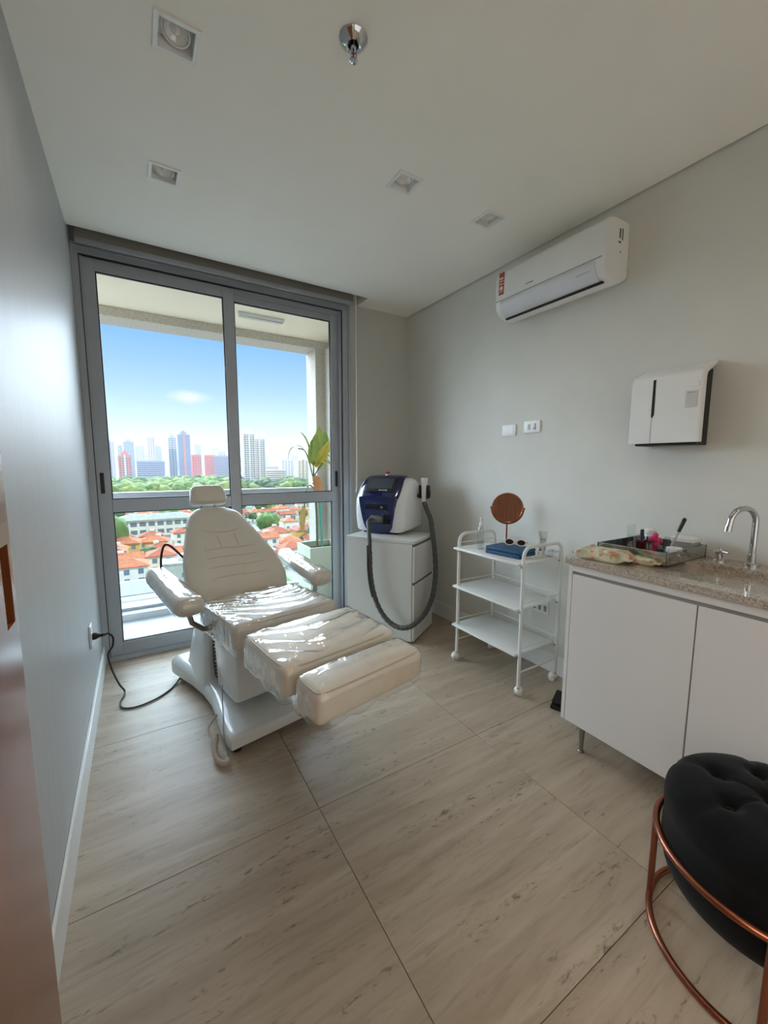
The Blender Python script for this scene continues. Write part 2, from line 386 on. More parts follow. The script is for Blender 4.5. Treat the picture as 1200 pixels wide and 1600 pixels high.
def leaf(x0, x1, yc, w0, w1, nm):
    l = MB(); t = 0.038; a, b = yc-t/2, yc+t/2
    l.span((x0, a, 0.03), (x0+w0, b, 2.605), bevel=0.002, seg=1).span((x1-w1, a, 0.03), (x1, b, 2.605), bevel=0.002, seg=1)
    l.span((x0+w0, a+0.002, 0.03), (x1-w1, b-0.002, 0.115)).span((x0+w0, a+0.002, 2.535), (x1-w1, b-0.002, 2.605)).span((x0+w0, a-0.003, 1.02), (x1-w1, b+0.003, 1.105), bevel=0.002, seg=1)
    s = part('sash', l, M_ALU, wn)
    for z0, z1 in ((0.110, 1.024), (1.101, 2.54)):
        part('pane', MB().span((x0+w0-0.006, yc-0.003, z0), (x1-w1+0.006, yc+0.003, z1)), M_GLASS, s)
        g = MB()
        for zz in (z0+0.007, z1-0.007): g.span((x0+w0, yc-0.008, zz-0.004), (x1-w1, yc+0.008, zz+0.004))
        for xx in (x0+w0+0.003, x1-w1-0.003): g.span((xx-0.003, yc-0.008, z0), (xx+0.003, yc+0.008, z1))
        part('gasket', g, M_RUBBER, s)
    return s
sL = leaf(-0.226, 0.675, 3.240, 0.076, 0.072, 'l')
sR = leaf(0.612, 1.535, 3.284, 0.074, 0.078, 'r')
for s, x, yf in ((sL, -0.196, 3.2195), (sR, 1.497, 3.2635)):
    part('flush_handle', MB().rbox((0.011, 0.004, 0.068), 0.0039, (1, 1, 4), M=Matrix.Translation((x, yf, 1.215))), M_BLACK, s)

# roller blind rolled up in the pocket
bl = thing('roller_blind', (0.67, 3.13, 2.62), 'taupe roller blind rolled up above the balcony window', 'blind')
M_TAUPE = mat('blind_fabric', (122, 117, 110), 0.85, bump=0.03, bscale=300)
part('fabric', MB().cyl((X0+0.02, 3.135, 2.765), (1.600, 3.135, 2.765), 0.030, n=28).span((X0+0.03, 3.103, 2.655), (1.59, 3.1055, 2.765)), M_TAUPE, bl)
part('bottom_bar', MB().span((X0+0.03, 3.098, 2.628), (1.59, 3.112, 2.660), bevel=0.003), mat('bar_grey', (150, 152, 156), 0.4, metal=0.3), bl)
part('bracket', MB().span((1.602, 3.10, 2.72), (1.612, 3.17, 2.80), bevel=0.002), M_WHITE, bl)
cd = [(1.618, 3.115, 2.735), (1.622, 3.116, 2.0), (1.624, 3.116, 1.30), (1.622, 3.116, 1.13), (1.606, 3.118, 1.105)]
part('pull_cord', MB().tube(crom(cd, 8), 0.0025, 6), M_WHITE, bl)
part('pull_cord', MB().tube([(1.63, 3.13, 2.735), (1.628, 3.13, 1.4), (1.616, 3.12, 1.10)], 0.002, 6), M_WHITE, bl)

# ------------------------------------------------------------------ ceiling downlights
M_LENS = mat('lamp_reflector', (226, 224, 220), 0.25, metal=0.25, var=0.02)
def downlight(x, y, label, tilt=(0, 0)):
    d = thing('downlight', (x, y, H), label, 'ceiling light', 'square recessed downlights')
    f = MB(); o, i = 0.066, 0.052
    for a, b in (((-o, -o, -0.005), (o, -i, 0.001)), ((-o, i, -0.005), (o, o, 0.001)), ((-o, -i, -0.005), (-i, i, 0.001)), ((i, -i, -0.005), (o, i, 0.001))): f.span(a, b)
    part('trim_frame', f, M_WHITE, d, True)
    h = MB(); r0 = [(-i, -i, 0.0), (i, -i, 0.0), (i, i, 0.0), (-i, i, 0.0)]; k = 0.050
    r1 = [(-k, -k, 0.034), (k, -k, 0.034), (k, k, 0.034), (-k, k, 0.034)]
    o1 = [(p[0]*1.05, p[1]*1.05, p[2]) for p in r1]; o0 = [(p[0]*1.05, p[1]*1.05, p[2]) for p in r0]
    h.loft([r0, r1], caps=False); h.bm.faces.new([h.bm.verts.new(p) for p in r1])
    part('housing', h, M_WHITE, d, True)
    T = Matrix.Translation((0, 0, 0.020)) @ Euler((R(tilt[0]), R(tilt[1]), 0)).to_matrix().to_4x4()
    part('gimbal_ring', MB().lathe([(0.043, 0.010), (0.043, -0.004), (0.039, -0.008), (0.037, -0.004), (0.037, 0.010)], M=T, caps=False), M_WHITE, d, True)
    part('lamp_reflector', MB().lathe([(0.036, -0.004), (0.033, -0.006), (0.030, 0.000), (0.017, 0.008), (0.014, 0.004), (0.009, -0.001), (0.0001, -0.003)], M=T, caps=False), M_LENS, d, True)
    part('lamp_seat', MB().lathe([(0.043, 0.011), (0.0001, 0.011)], M=T, caps=False), M_DARK, d, True)
    return d
def lit(d, w):  # adds a fill spot below the fixture to brighten the room
    l = add_light('downlight_fill', 'SPOT', (0, 0, 0), (0, 0, -1), w, (1.0, 0.92, 0.82), spot_size=R(150), spot_blend=1.0, shadow_soft_size=0.035)
    l.parent = d; l.location = (0, 0, -0.008); l.rotation_euler = (0, 0, 0)
lit(downlight(*DL[0], 'large-looking square downlight nearest the camera, top left of ceiling', (-14, 8)), 4.0)
downlight(*DL[1], 'square recessed downlight by the window end, on the left of the ceiling', (-14, 8))
lit(downlight(*DL[2], 'square recessed downlight, left one of the right-hand pair', (4, -4)), 9.0)
downlight(*DL[3], 'square recessed downlight nearest the air conditioner', (4, -4))
for k, (x, y) in enumerate(DLO):  # out-of-view downlights added for warm fill light
    d = downlight(x, y, ['unseen added downlight straight above the camera', 'unseen added downlight above the black velvet stool', 'unseen added downlight in the rear right corner of the ceiling', 'unseen added downlight in the rear left corner by the doorway'][k])
    l = add_light('downlight_fill', 'SPOT', (x, y, H-0.012), (0, 0, -1), 4.0, (1.0, 0.86, 0.70), spot_size=R(150), spot_blend=0.9, shadow_soft_size=0.04)
    l.parent = d; l.location = (0, 0, -0.012); l.rotation_euler = (0, 0, 0)
cl = thing('corridor_fill_lamp', (-1.0, -0.4, 2.49), 'unseen added ceiling lamp in the corridor behind the doorway', 'ceiling light')  # lamp added out of view to send warm fill through the doorway
part('lamp_body', MB().span((-1.3, -0.7, 2.475), (-0.7, -0.1, 2.499), bevel=0.004), M_WHITE, cl)
l = add_light('corridor_fill_light', 'AREA', (0, 0, 0), (0, 0, -1), 30.0, (1.0, 0.86, 0.70), shape='RECTANGLE', size=0.55, size_y=0.55)
l.parent = cl; l.location = (0, 0, -0.02)

# sprinkler
sp = thing('sprinkler', (0.675, 1.306, H), 'chrome fire sprinkler on the ceiling', 'sprinkler')
T = Matrix.Translation((0, 0, 0))
part('escutcheon', MB().lathe([(0.046, 0.0), (0.047, -0.003), (0.044, -0.008), (0.030, -0.020), (0.024, -0.024), (0.018, -0.020), (0.016, -0.010)], caps=False, n=40), M_CHROME, sp, True)
part('nozzle', MB().cyl((0, 0, -0.005), (0, 0, -0.034), 0.012, 0.009).tube([(0.009, 0, -0.034), (0.011, 0, -0.048), (0.003, 0, -0.062)], 0.0025, 6).tube([(-0.009, 0, -0.034), (-0.011, 0, -0.048), (-0.003, 0, -0.062)], 0.0025, 6), M_CHROME, sp, True)
part('glass_bulb', MB().cyl((0, 0, -0.034), (0, 0, -0.060), 0.0028, n=10), mat('red_bulb', (140, 30, 24), 0.2), sp, True)
part('deflector', MB().lathe([(0.0001, -0.062), (0.013, -0.062), (0.014, -0.065), (0.006, -0.070), (0.0001, -0.070)], caps=False), M_CHROME, sp, True)

# ------------------------------------------------------------------ wall plates
M_HOLE = mat('socket_hole', (70, 70, 70), 0.7)
def plate_r(name, label, y0, y1, z0, z1, holes=0, rocker=False):
    t = thing(name, (XR, (y0+y1)/2, z0), label, 'socket' if holes else 'switch')
    part('plate', MB().rbox((0.005, (y1-y0)/2, (z1-z0)/2), 0.0045, (1, 4, 3), M=Matrix.Translation((XR-0.005, (y0+y1)/2, (z0+z1)/2))), M_WHITE, t)
    c = (y0+y1)/2; zc = (z0+z1)/2
    if rocker: part('rocker', MB().rbox((0.002, (y1-y0)*0.36, (z1-z0)*0.36), 0.0019, (1, 3, 3), M=Matrix.Translation((XR-0.0105, c, zc))), M_WHITE, t)
    for k in range(holes):
        yy = c + (k-(holes-1)/2)*0.042
        b = part('socket_insert', MB().rbox((0.0015, 0.0115, 0.020), 0.0014, (1, 2, 3), M=Matrix.Translation((XR-0.0105, yy, zc))), M_GREYCH, t)
        h = MB()
        for dz in (-0.0095, 0, 0.0095): h.cyl((XR-0.0125, yy, zc+dz), (XR-0.0115, yy, zc+dz), 0.0026, n=8)
        part('pin_hole', h, M_HOLE, b)
    return t
plate_r('light_switch', 'blank white switch plate on the right wall', 1.940, 2.062, 1.540, 1.620, 0, True)
plate_r('wall_socket', 'white double socket plate beside the switch plate', 1.742, 1.872, 1.552, 1.632, 2)
plate_r('wall_socket', 'white socket plate low on the wall behind the trolley', 1.612, 1.742, 0.365, 0.447, 3)

# left wall outlet, plug and black mains lead
ol = thing('wall_socket', (XL, 2.56, 0.39), 'white socket plate on the left wall with a plug in it', 'socket')
part('plate', MB().rbox((0.005, 0.04, 0.06), 0.0045, (1, 3, 4), M=Matrix.Translation((XL+0.005, 2.56, 0.438))), M_WHITE, ol)
part('socket_insert', MB().rbox((0.002, 0.022, 0.022), 0.0019, (1, 2, 2), M=Matrix.Translation((XL+0.0095, 2.56, 0.430))), M_WHITE, ol)
pc = thing('power_cord', (-0.05, 2.4, 0.0), 'thin black power cord running from the left wall across the floor', 'cord')
part('plug', MB().lathe([(0.017, 0), (0.019, 0.004), (0.018, 0.014), (0.010, 0.030), (0.008, 0.044), (0.0045, 0.06)], M=frame((XL+0.012, 2.56, 0.430), (0, 1, 0), (0, 0, 1))), M_RUBBER, pc)
cpts = [(XL+0.065, 2.56, 0.428), (-0.180, 2.52, 0.446), (-0.160, 2.50, 0.428), (-0.164, 2.50, 0.380), (-0.188, 2.52, 0.33), (-0.182, 2.58, 0.22), (-0.158, 2.67, 0.08), (-0.138, 2.72, 0.010), (-0.138, 2.67, 0.006), (-0.154, 2.60, 0.006), (-0.146, 2.535, 0.006), (-0.10, 2.505, 0.006), (-0.042, 2.508, 0.006), (0.038, 2.547, 0.006), (0.105, 2.615, 0.006), (0.150, 2.69, 0.012), (0.185, 2.75, 0.030)]
part('cable', MB().tube(crom(cpts, 8), 0.0048, 8), M_RUBBER, pc)

# ------------------------------------------------------------------ air conditioner
ac = thing('air_conditioner', (XR, 1.616, 2.26), 'white split air conditioner high on the right wall', 'air conditioner')
Y0, Y1 = 1.257, 1.985
def xz(pr, y): return [(x, y, z) for x, z in pr]
prof = [(XR-0.002, 2.578), (XR-0.03, 2.582), (2.115, 2.576), (2.075, 2.566), (2.055, 2.548), (2.046, 2.52), (2.044, 2.44), (2.046, 2.37), (2.053, 2.335), (2.075, 2.303), (2.115, 2.276), (2.155, 2.268), (2.20, 2.280), (XR-0.012, 2.300), (XR-0.002, 2.315)]
def shrink(pr, s, c=(2.15, 2.43)): return [(max(c[0]+(x-c[0])*s, 2.0) if x < XR-0.02 else x, c[1]+(z-c[1])*s) for x, z in pr]
mb = MB(); mb.loft([xz(shrink(prof, 0.955), Y0), xz(shrink(prof, 0.988), Y0+0.006), xz(prof, Y0+0.020), xz(prof, Y1-0.02), xz(shrink(prof, 0.988), Y1-0.006), xz(shrink(prof, 0.955), Y1)])
part('body', mb, mat('ac_white', (228, 228, 224), 0.42, var=0.015), ac, angle=25)
# air outlet flap: curved strip
fp = [(2.0435, 2.375), (2.046, 2.345), (2.058, 2.318), (2.078, 2.296), (2.100, 2.281)]
fi = [(x+0.012, z+0.010) for x, z in fp]
part('flap', MB().loft([xz(fp + fi[::-1], Y0+0.055), xz(fp + fi[::-1], Y1-0.045)]), mat('flap_white', (214, 214, 220), 0.35), ac, angle=60)
part('outlet_slot', MB().span((2.088, Y0+0.04, 2.277), (2.106, Y1-0.05, 2.2845), M=Matrix.Translation((0.006, 0, -0.004))), M_DARK, ac)
part('panel_seam', MB().span((2.0425, Y0+0.02, 2.379), (2.05, Y1-0.01, 2.3815)), M_GREYCH, ac)
part('flap_groove', MB().span((2.0505, Y0+0.085, 2.332), (2.056, Y0+0.16, 2.3345)), M_GREYCH, ac)
part('hinge_cap', MB().lathe([(0.034, 0), (0.033, 0.003), (0.028, 0.004), (0.0001, 0.004)], M=frame((2.082, Y0+0.003, 2.333), (1, 0, 0), (0, 0, 1), (0, -1, 0)), caps=False), M_WHITE, ac)
st = part('energy_sticker', MB().span((2.0418, Y1-0.072, 2.415), (2.0445, Y1-0.034, 2.545)), mat('sticker_red', (176, 66, 54), 0.5), ac)
part('sticker_print', MB().span((2.0412, Y1-0.068, 2.506), (2.0416, Y1-0.038, 2.516)).span((2.0412, Y1-0.068, 2.492), (2.0416, Y1-0.038, 2.497)).span((2.0412, Y1-0.068, 2.474), (2.0416, Y1-0.04, 2.480)).cyl((2.0416, Y1-0.053, 2.452), (2.0412, Y1-0.053, 2.452), 0.013, n=16).span((2.0412, Y1-0.066, 2.430), (2.0416, Y1-0.04, 2.434)), mat('sticker_white', (232, 214, 206), 0.5), st)
part('emblem', MB().span((2.0428, 1.690, 2.408), (2.0445, 1.745, 2.416), bevel=0.001), M_CHROME, ac)
for a, b, c, d in ((2.155, 2.165, 2.485, 2.53), (2.178, 2.186, 2.480, 2.535), (2.150, 2.170, 2.462, 2.470), (2.166, 2.173, 2.418, 2.425)): part('side_marking', MB().span((a, Y0-0.0015, c), (b, Y0+0.002, d)), mat('marking_grey', (86, 84, 78), 0.6), ac)

# ------------------------------------------------------------------ paper towel dispenser
pd = thing('paper_towel_dispenser', (XR, 0.97, 1.435), 'white paper towel dispenser with black back on the right wall', 'dispenser')
part('back_box', MB().loft([[(XR-0.002, y, 1.437), (XR-0.105, y, 1.437), (XR-0.105, y, 1.725), (XR-0.04, y, 1.775), (XR-0.002, y, 1.775)] for y in (0.838, 1.098)]), M_BLACK, pd)
cov = [(2.115, 1.448), (2.112, 1.735), (2.118, 1.752), (2.134, 1.768), (XR-0.012, 1.806), (XR-0.003, 1.812), (XR-0.002, 1.800), (XR-0.02, 1.790), (2.150, 1.752), (2.141, 1.735), (2.143, 1.448)]
def cov_at(y, dx): return [(x+dx if x < 2.2 else x, y, z) for x, z in cov]
part('cover', MB().loft([cov_at(0.822, 0.006), cov_at(0.828, 0.0), cov_at(1.114, 0.0), cov_at(1.121, 0.008)]), M_WHITE, pd, angle=35)
part('level_window', MB().loft([[(2.1115, y, z) for y, z in [(1.021, 1.742), (1.009, 1.742), (1.009, 1.580), (1.017, 1.565), (1.021, 1.575)]], [(2.1165, y, z) for y, z in [(1.021, 1.742), (1.009, 1.742), (1.009, 1.580), (1.017, 1.565), (1.021, 1.575)]]]), M_BLACK, pd)
part('cover_seam', MB().span((2.1135, 1.0185, 1.449), (2.117, 1.020, 1.57)), M_GREYCH, pd)
ps = part('paper_sticker', MB().span((2.1108, 0.838, 1.600), (2.1126, 0.882, 1.672)), mat('sticker_paper', (196, 194, 192), 0.6), pd)
part('embossed_plate', MB().span((2.1100, 0.835, 1.69), (2.1126, 0.872, 1.712), bevel=0.0008, seg=1), M_WHITE, pd)
part('sticker_caption', MB().span((2.1104, 0.848, 1.662), (2.1107, 0.874, 1.665)), M_GREYCH, ps)

# ------------------------------------------------------------------ treatment chair
M_LEATH = mat('ivory_vinyl', (202, 196, 183), 0.42, var=0.03, vscale=8, bump=0.05, bscale=180)
M_LEATHB = mat('ivory_vinyl_aged', (232, 226, 214), 0.40, var=0.0, col2=(224, 210, 186), vscale=3.5, bump=0.04, bscale=160)
M_FILM = film('clear_plastic_wrap', (0.985, 0.985, 0.985), 1.5, 0.07, bump=0.30, bscale=16, boost=2.6, stretch=(1, 1.6, 1))
M_ENAM = mat('chair_enamel', (208, 210, 208), 0.25, var=0.02, coat=0.4)
M_SEAM = mat('vinyl_piping', (190, 183, 168), 0.5)
ch = thing('treatment_chair', (0.549, 1.87, 0), 'ivory reclining treatment chair wrapped in clear plastic before the window', 'treatment chair', rz=R(10.95))
# --- base plate with waisted sides
def base_out(k, z, inset=0.0):
    L = []
    prof_ = [(-0.005, 0.258), (0.06, 0.260), (0.16, 0.245), (0.28, 0.222), (0.42, 0.200), (0.56, 0.198), (0.70, 0.212), (0.82, 0.236), (0.93, 0.254), (0.962, 0.254)]
    for y, x in prof_: L.append((x-inset, y if 0 < y < 0.96 else y+(inset if y < 0.1 else -inset), z+max(0, (y-0.2))*k))
    return L + [(-x, y, zz) for x, y, zz in L[::-1]]
part('base', MB().loft([base_out(0, 0.032, 0.02), base_out(0.0, 0.040, 0.0), base_out(0.02, 0.088, 0.0), base_out(0.03, 0.096, 0.006), base_out(0.06, 0.102, 0.03)]), M_ENAM, ch, True, 50)
for x, y in ((-0.215, 0.05), (0.215, 0.05), (-0.2, 0.90), (0.2, 0.90)):
    part('foot', MB().lathe([(0.024, 0.0), (0.026, 0.004), (0.024, 0.02), (0.012, 0.034)], M=Matrix.Translation((x, y, 0))), M_RUBBER, ch, True)
def rect(x, y0, y1, z, r=0.03, n=4):
    P = []
    for cx, cy, a0 in ((x-r, y1-r, 0), (-x+r, y1-r, 90), (-x+r, y0+r, 180), (x-r, y0+r, 270)):
        for k in range(n+1): P.append((cx+r*math.cos(R(a0+90*k/n)), cy+r*math.sin(R(a0+90*k/n)), z))
    return P
part('column', MB().loft([rect(0.205, 0.52, 0.86, 0.09), rect(0.19, 0.54, 0.845, 0.16), rect(0.175, 0.57, 0.81, 0.30), rect(0.165, 0.59, 0.785, 0.375), rect(0.145, 0.615, 0.76, 0.398)]), M_ENAM, ch, True, 50)
mech = part('lift_mechanism', MB().box((0, 0.48, 0.30), (0.27, 0.17, 0.34), bevel=0.01), M_DARK, ch, True)
for sx in (-1, 1):
    h = []
    for k in range(90): h.append((sx*0.141+0.012*math.cos(k*0.9), 0.455+0.012*math.sin(k*0.9)+0.0004*k, 0.15+k*0.0028))
    part('spring', MB().tube(h, 0.0032, 5), M_STEEL, mech, True)
    part('guide_rod', MB().tube([(sx*0.147, 0.42, 0.14), (sx*0.147, 0.455, 0.43)], 0.010, 8), M_LEATHB, mech, True)
def act(z, y0, y1, x): return rect(x, y0, y1, z, 0.02)
part('actuator_cover', MB().loft([act(0.135, 0.24, 0.34, 0.15), act(0.155, 0.16, 0.385, 0.165), act(0.27, 0.12, 0.41, 0.17), act(0.46, 0.14, 0.44, 0.17), act(0.52, 0.12, 0.48, 0.17)]), M_ENAM, ch, True, 50)
part('seat_frame', MB().box((0, 0.07, 0.528), (0.40, 0.50, 0.035), bevel=0.006).box((0, -0.37, 0.525), (0.20, 0.42, 0.03), bevel=0.006).box((0, 0.38, 0.54), (0.22, 0.20, 0.05), bevel=0.01), M_STEEL, ch, True)
# --- pads
def crown(h, a=0.012):
    def f(p):
        if p.z > 0: p.z += a*(1-(p.x/h[0])**2)*(1-(p.y/h[1])**2)
        return p
    return f
def wrapf(h, arcs, amp, sd, up=0.0):
    def f(p):
        q = p.copy()
        if p.z > 0:
            q.z += 0.012*(1-(p.x/h[0])**2)*(1-(p.y/h[1])**2)
            d = 0.5 - 0.5*p.y/h[1] + 0.34*abs(p.x/h[0]-0.15)**3 + 0.10*noise.noise(Vector((p.x*3.1+sd, p.y*3.7, sd)))
            edge = max(0.0, min(1.0, (0.97-max(abs(p.x)/h[0], abs(p.y)/h[1]))*7))
            wv = math.sin(d*arcs*2*PI + 1.5*noise.noise(Vector((p.x*5+sd, p.y*5, 0))))
            q.z += amp*edge*(0.35+0.65*abs(noise.noise(Vector((p.x*4+sd, p.y*3, 5)))*2.0))*(0.5+0.5*wv)**2.2 + 0.004*edge*noise.noise(Vector((p.x*14, p.y*9, sd)))
        else:
            k = max(abs(p.x)/h[0], abs(p.y)/h[1])
            q.z += 0.018*noise.noise(Vector((p.x*16+sd, p.y*16, 2)))*(1 if p.z < -h[2]*0.6 else 0)
        w = 0.0035*noise.noise(Vector((p.x*30, p.y*30, p.z*8+sd)))
        if abs(p.x) > h[0]*0.97: q.x += w
        if abs(p.y) > h[1]*0.97: q.y += w
        return q
    return f
def pad(name, loc, h, r, tilt, m, arcs, amp, sd, skirt=0.012):
    T = Matrix.Translation(loc) @ Euler((R(tilt), 0, 0)).to_matrix().to_4x4()
    p = part(name, MB().rbox(h, r, (14, 10, 3), crown(h), T), m, ch, True, 60)
    e = [h[0]-r*0.25, h[1]-r*0.25, h[2]-r*0.28]
    rp = []
    for k in range(48):
        a = 2*PI*k/48; c, s_ = math.cos(a), math.sin(a)
        rp.append((math.copysign(abs(c)**0.28, c)*e[0], math.copysign(abs(s_)**0.28, s_)*e[1], e[2]))
    part('piping', MB().tube(rp, 0.0035, 6, M=T, closed=True), M_SEAM, p, True)
    h2 = (h[0]+0.006, h[1]+0.006, h[2]+0.004+skirt)
    T2 = T @ Matrix.Translation((0, 0, -skirt))
    part('plastic_wrap', MB().rbox(h2, r+0.003, (46, 34, 4), wrapf(h2, arcs, amp, sd), T2), M_FILM, p, True, 80)
    return p
pad('seat_pad', (0, 0.113, 0.600), (0.264, 0.226, 0.060), 0.030, -1.0, M_LEATH, 6.0, 0.014, 1.3)
pad('leg_pad', (0, -0.364, 0.592), (0.264, 0.170, 0.060), 0.030, 3.4, M_LEATHB, 4.5, 0.014, 6.1)
pad('foot_pad', (0.0, -0.636, 0.564), (0.246, 0.076, 0.064), 0.034, 4.0, M_LEATHB, 2.0, 0.003, 9.4, 0.008)
# --- backrest
BS = Vector((0, 0.54, 0.47)).normalized(); BN = Vector((0, -BS.z, BS.y)); BO = Vector((0, 0.335, 0.652)) - BN*0.045
def bp(v, s_, d=0.0): return BO + Vector((v, 0, 0)) + BS*s_ + BN*d
wid = [(0.0, 0.235), (0.03, 0.252), (0.10, 0.272), (0.19, 0.277), (0.28, 0.262), (0.38, 0.232), (0.47, 0.204), (0.55, 0.178), (0.605, 0.156), (0.64, 0.130), (0.665, 0.095)]
def wof(s_):
    for (a, x), (b, y) in zip(wid[:-1], wid[1:]):
        if a <= s_ <= b: t = (s_-a)/(b-a); return x+(y-x)*t
    return wid[-1][1]
def bt(s_): return 0.052*min(1, 0.45+min(s_, 0.665-s_)*9)
def bfront(v, s_):
    w = wof(s_); return bt(s_)*(1-min(1, abs(v)/w)**3.2) ** 0.5
rg = []
for k in range(41):
    s_ = 0.665*k/40; w = wof(s_); t = bt(s_); r_ = []
    for j in range(40):
        a = 2*PI*j/40; c, sn = math.cos(a), math.sin(a)
        r_.append(bp(w*math.copysign(abs(c)**0.55, c), s_, t*math.copysign(abs(sn)**0.6, sn)))
    rg.append(r_)
bk = part('backrest', MB().loft(rg), M_LEATH, ch, True, 70)
class SMB:
    def tube(s, p, r, n): part('stitched_channel', MB().tube(p, r, n), M_SEAM, bk, True)
sm = SMB()
sm.tube([bp(v, 0.510-0.095*(1-(v/0.200)**2)+0.02, bfront(v, 0.47)-0.0005) for v in [-0.200+0.40*k/24 for k in range(25)]], 0.0035, 6)
for s_, w in ((0.12, 0.17), (0.19, 0.16), (0.255, 0.155), (0.315, 0.15)):
    sm.tube([bp(-w+2*w*k/14, s_+0.004*math.sin(k*0.45), bfront(-w+2*w*k/14, s_)+0.0005) for k in range(15)], 0.003, 6)
for sx in (-1, 1):
    sm.tube([bp(sx*(0.185-0.05*k/12), 0.06+0.29*k/12, bfront(sx*(0.185-0.05*k/12), 0.06+0.29*k/12)) for k in range(13)], 0.0025, 6)
    sm.tube([bp(sx*(0.05), 0.325+0.085*k/6, bfront(0.05, 0.3)+0.0005) for k in range(7)], 0.003, 6)
part('back_frame', MB().box((0, 0, 0), (0.16, 0.03, 0.40), M=frame(bp(0, 0.22, -0.062), (1, 0, 0), -BN, BS), bevel=0.006), M_STEEL, bk, True)
# --- headrest
T = frame(bp(-0.008, 0.742, 0.052), (1, 0, 0), (0, 0.86, -0.36), (0, 0.36, 0.86))
def hf(p):
    k = 1.0+0.10*(-p.z/0.066); p.x *= k; p.y -= 0.012*(1-(p.x/0.115)**2)*(1 if p.y < 0 else 0); return p
hd = part('headrest', MB().rbox((0.106, 0.036, 0.066), 0.030, (8, 3, 5), hf, T), M_LEATH, ch, True, 60)
for x in (0.03, -0.05): part('headrest_bar', MB().tube([bp(x, 0.58, -0.03), bp(x, 0.74, 0.02)], 0.007, 8), M_STEEL, hd, True)
# --- armrests
for sx, nm in ((-1, 'l'), (1, 'r')):
    a, b = Vector((sx*0.378, 0.660, 0.752)), Vector((sx*0.352, 0.140, 0.694)); d = (a-b); L = d.length; d.normalize()
    T = frame((a+b)/2, (1, 0, 0), d, Vector((1, 0, 0)).cross(d))
    def af(p):
        k = 1-0.16*(p.y/(L/2)); p.x *= k; return p
    A = part('armrest', MB().rbox((0.058, L/2, 0.044), 0.040, (3, 12, 2), af, T), M_LEATH, ch, True, 70)
    def wf(p):
        p = af(p); n_ = noise.noise(Vector((p.x*20, p.y*9, p.z*20+sx)))*0.004; p.z += n_ if p.z > 0 else -abs(n_); return p
    part('plastic_wrap', MB().rbox((0.063, L/2+0.006, 0.049), 0.043, (6, 26, 4), wf, T), M_FILM, A, True, 80)
    part('armrest_bracket', MB().tube([(sx*0.20, 0.22, 0.545), (sx*0.285, 0.22, 0.560), (sx*0.335, 0.215, 0.605), (sx*0.352, 0.22, 0.68)], 0.013, 8), M_STEEL, A, True)
# --- cables of the chair
part('back_cable', MB().tube(crom([(-0.22, 0.62, 0.80), (-0.30, 0.68, 0.90), (-0.33, 0.70, 0.86), (-0.335, 0.68, 0.74), (-0.28, 0.55, 0.60)], 8), 0.006, 8), M_RUBBER, ch, True)
part('control_cable', MB().tube(crom([(-0.228, 0.26, 0.075), (-0.285, 0.22, 0.05), (-0.288, 0.15, 0.035), (-0.283, 0.10, 0.05)], 6), 0.006, 8).tube(crom([(-0.280, 0.125, 0.06), (-0.312, 0.06, 0.035), (-0.318, 0.0, 0.020), (-0.296, -0.035, 0.018), (-0.280, -0.02, 0.022)], 6), 0.0125, 10), mat('beige_hose', (176, 160, 142), 0.6), ch, True)
part('thin_lead', MB().tube(crom([(-0.172, 0.32, 0.19), (-0.190, 0.28, 0.13), (-0.225, 0.18, 0.106), (-0.262, 0.08, 0.096), (-0.268, 0.04, 0.05), (-0.270, 0.0, 0.01)], 6), 0.0022, 6), mat('grey_lead', (120, 120, 120), 0.5), ch, True)

# ------------------------------------------------------------------ drawer cabinet (turned towards the room) and laser machine
dc = thing('drawer_cabinet', (1.70, 2.36, 0), 'pale grey drawer cabinet standing turned in the window corner', 'cabinet', rz=R(-58))
part('body', MB().span((-0.58, 0, 0.012), (-0.020, 0.405, 0.762), bevel=0.0015, seg=1), M_LAMG, dc, True)
part('top_panel', MB().span((-0.584, -0.004, 0.763), (0.0, 0.408, 0.784), bevel=0.0015, seg=1), M_LAMG, dc, True)
part('plinth', MB().span((-0.57, 0.01, 0), (-0.03, 0.39, 0.012)), M_DARK, dc, True)
for z0, z1 in ((0.020, 0.452), (0.472, 0.742)):
    d = part('drawer', MB().span((-0.018, 0.003, z0), (0.0, 0.402, z1), bevel=0.0015, seg=1), M_LAMG, dc, True)
    part('grip_channel', MB().span((-0.019, 0.003, z1), (-0.008, 0.402, z1+0.018)), mat('grip_shadow', (96, 94, 90), 0.6), d, True)

M_BLUE = mat('metallic_blue', (12, 34, 96), 0.16, metal=0.3, var=0.0, col2=(20, 16, 52), vscale=2.2, coat=0.8)
M_MWHITE = mat('machine_white', (226, 226, 228), 0.25, var=0.02)
lm = thing('laser_machine', (1.640, 2.785, 0.784), 'blue and white laser hair removal machine on the drawer cabinet', 'machine', rz=R(-58))
pf = [(0.010, 0.012), (-0.012, 0.10), (-0.020, 0.20), (-0.012, 0.280), (0.010, 0.318), (0.06, 0.385), (0.115, 0.436), (0.175, 0.458), (0.25, 0.455), (0.32, 0.430), (0.37, 0.375), (0.39, 0.28), (0.395, 0.012)]
def mstation(x, s): 
    c = (0.20, 0.20); return [(x, c[0]+(y-c[0])*s, max(0.012, c[1]+(z-c[1])*s)) for y, z in pf]
part('body', MB().loft([mstation(-0.215, 0.80), mstation(-0.205, 0.89), mstation(-0.180, 0.95), mstation(-0.14, 0.975), mstation(0.16, 0.975), mstation(0.200, 0.95), mstation(0.226, 0.89), mstation(0.236, 0.80)]), M_MWHITE, lm, True, 50)
part('foot_rail', MB().span((-0.15, 0.03, 0), (0.15, 0.37, 0.014), bevel=0.004), M_BLACK, lm, True)
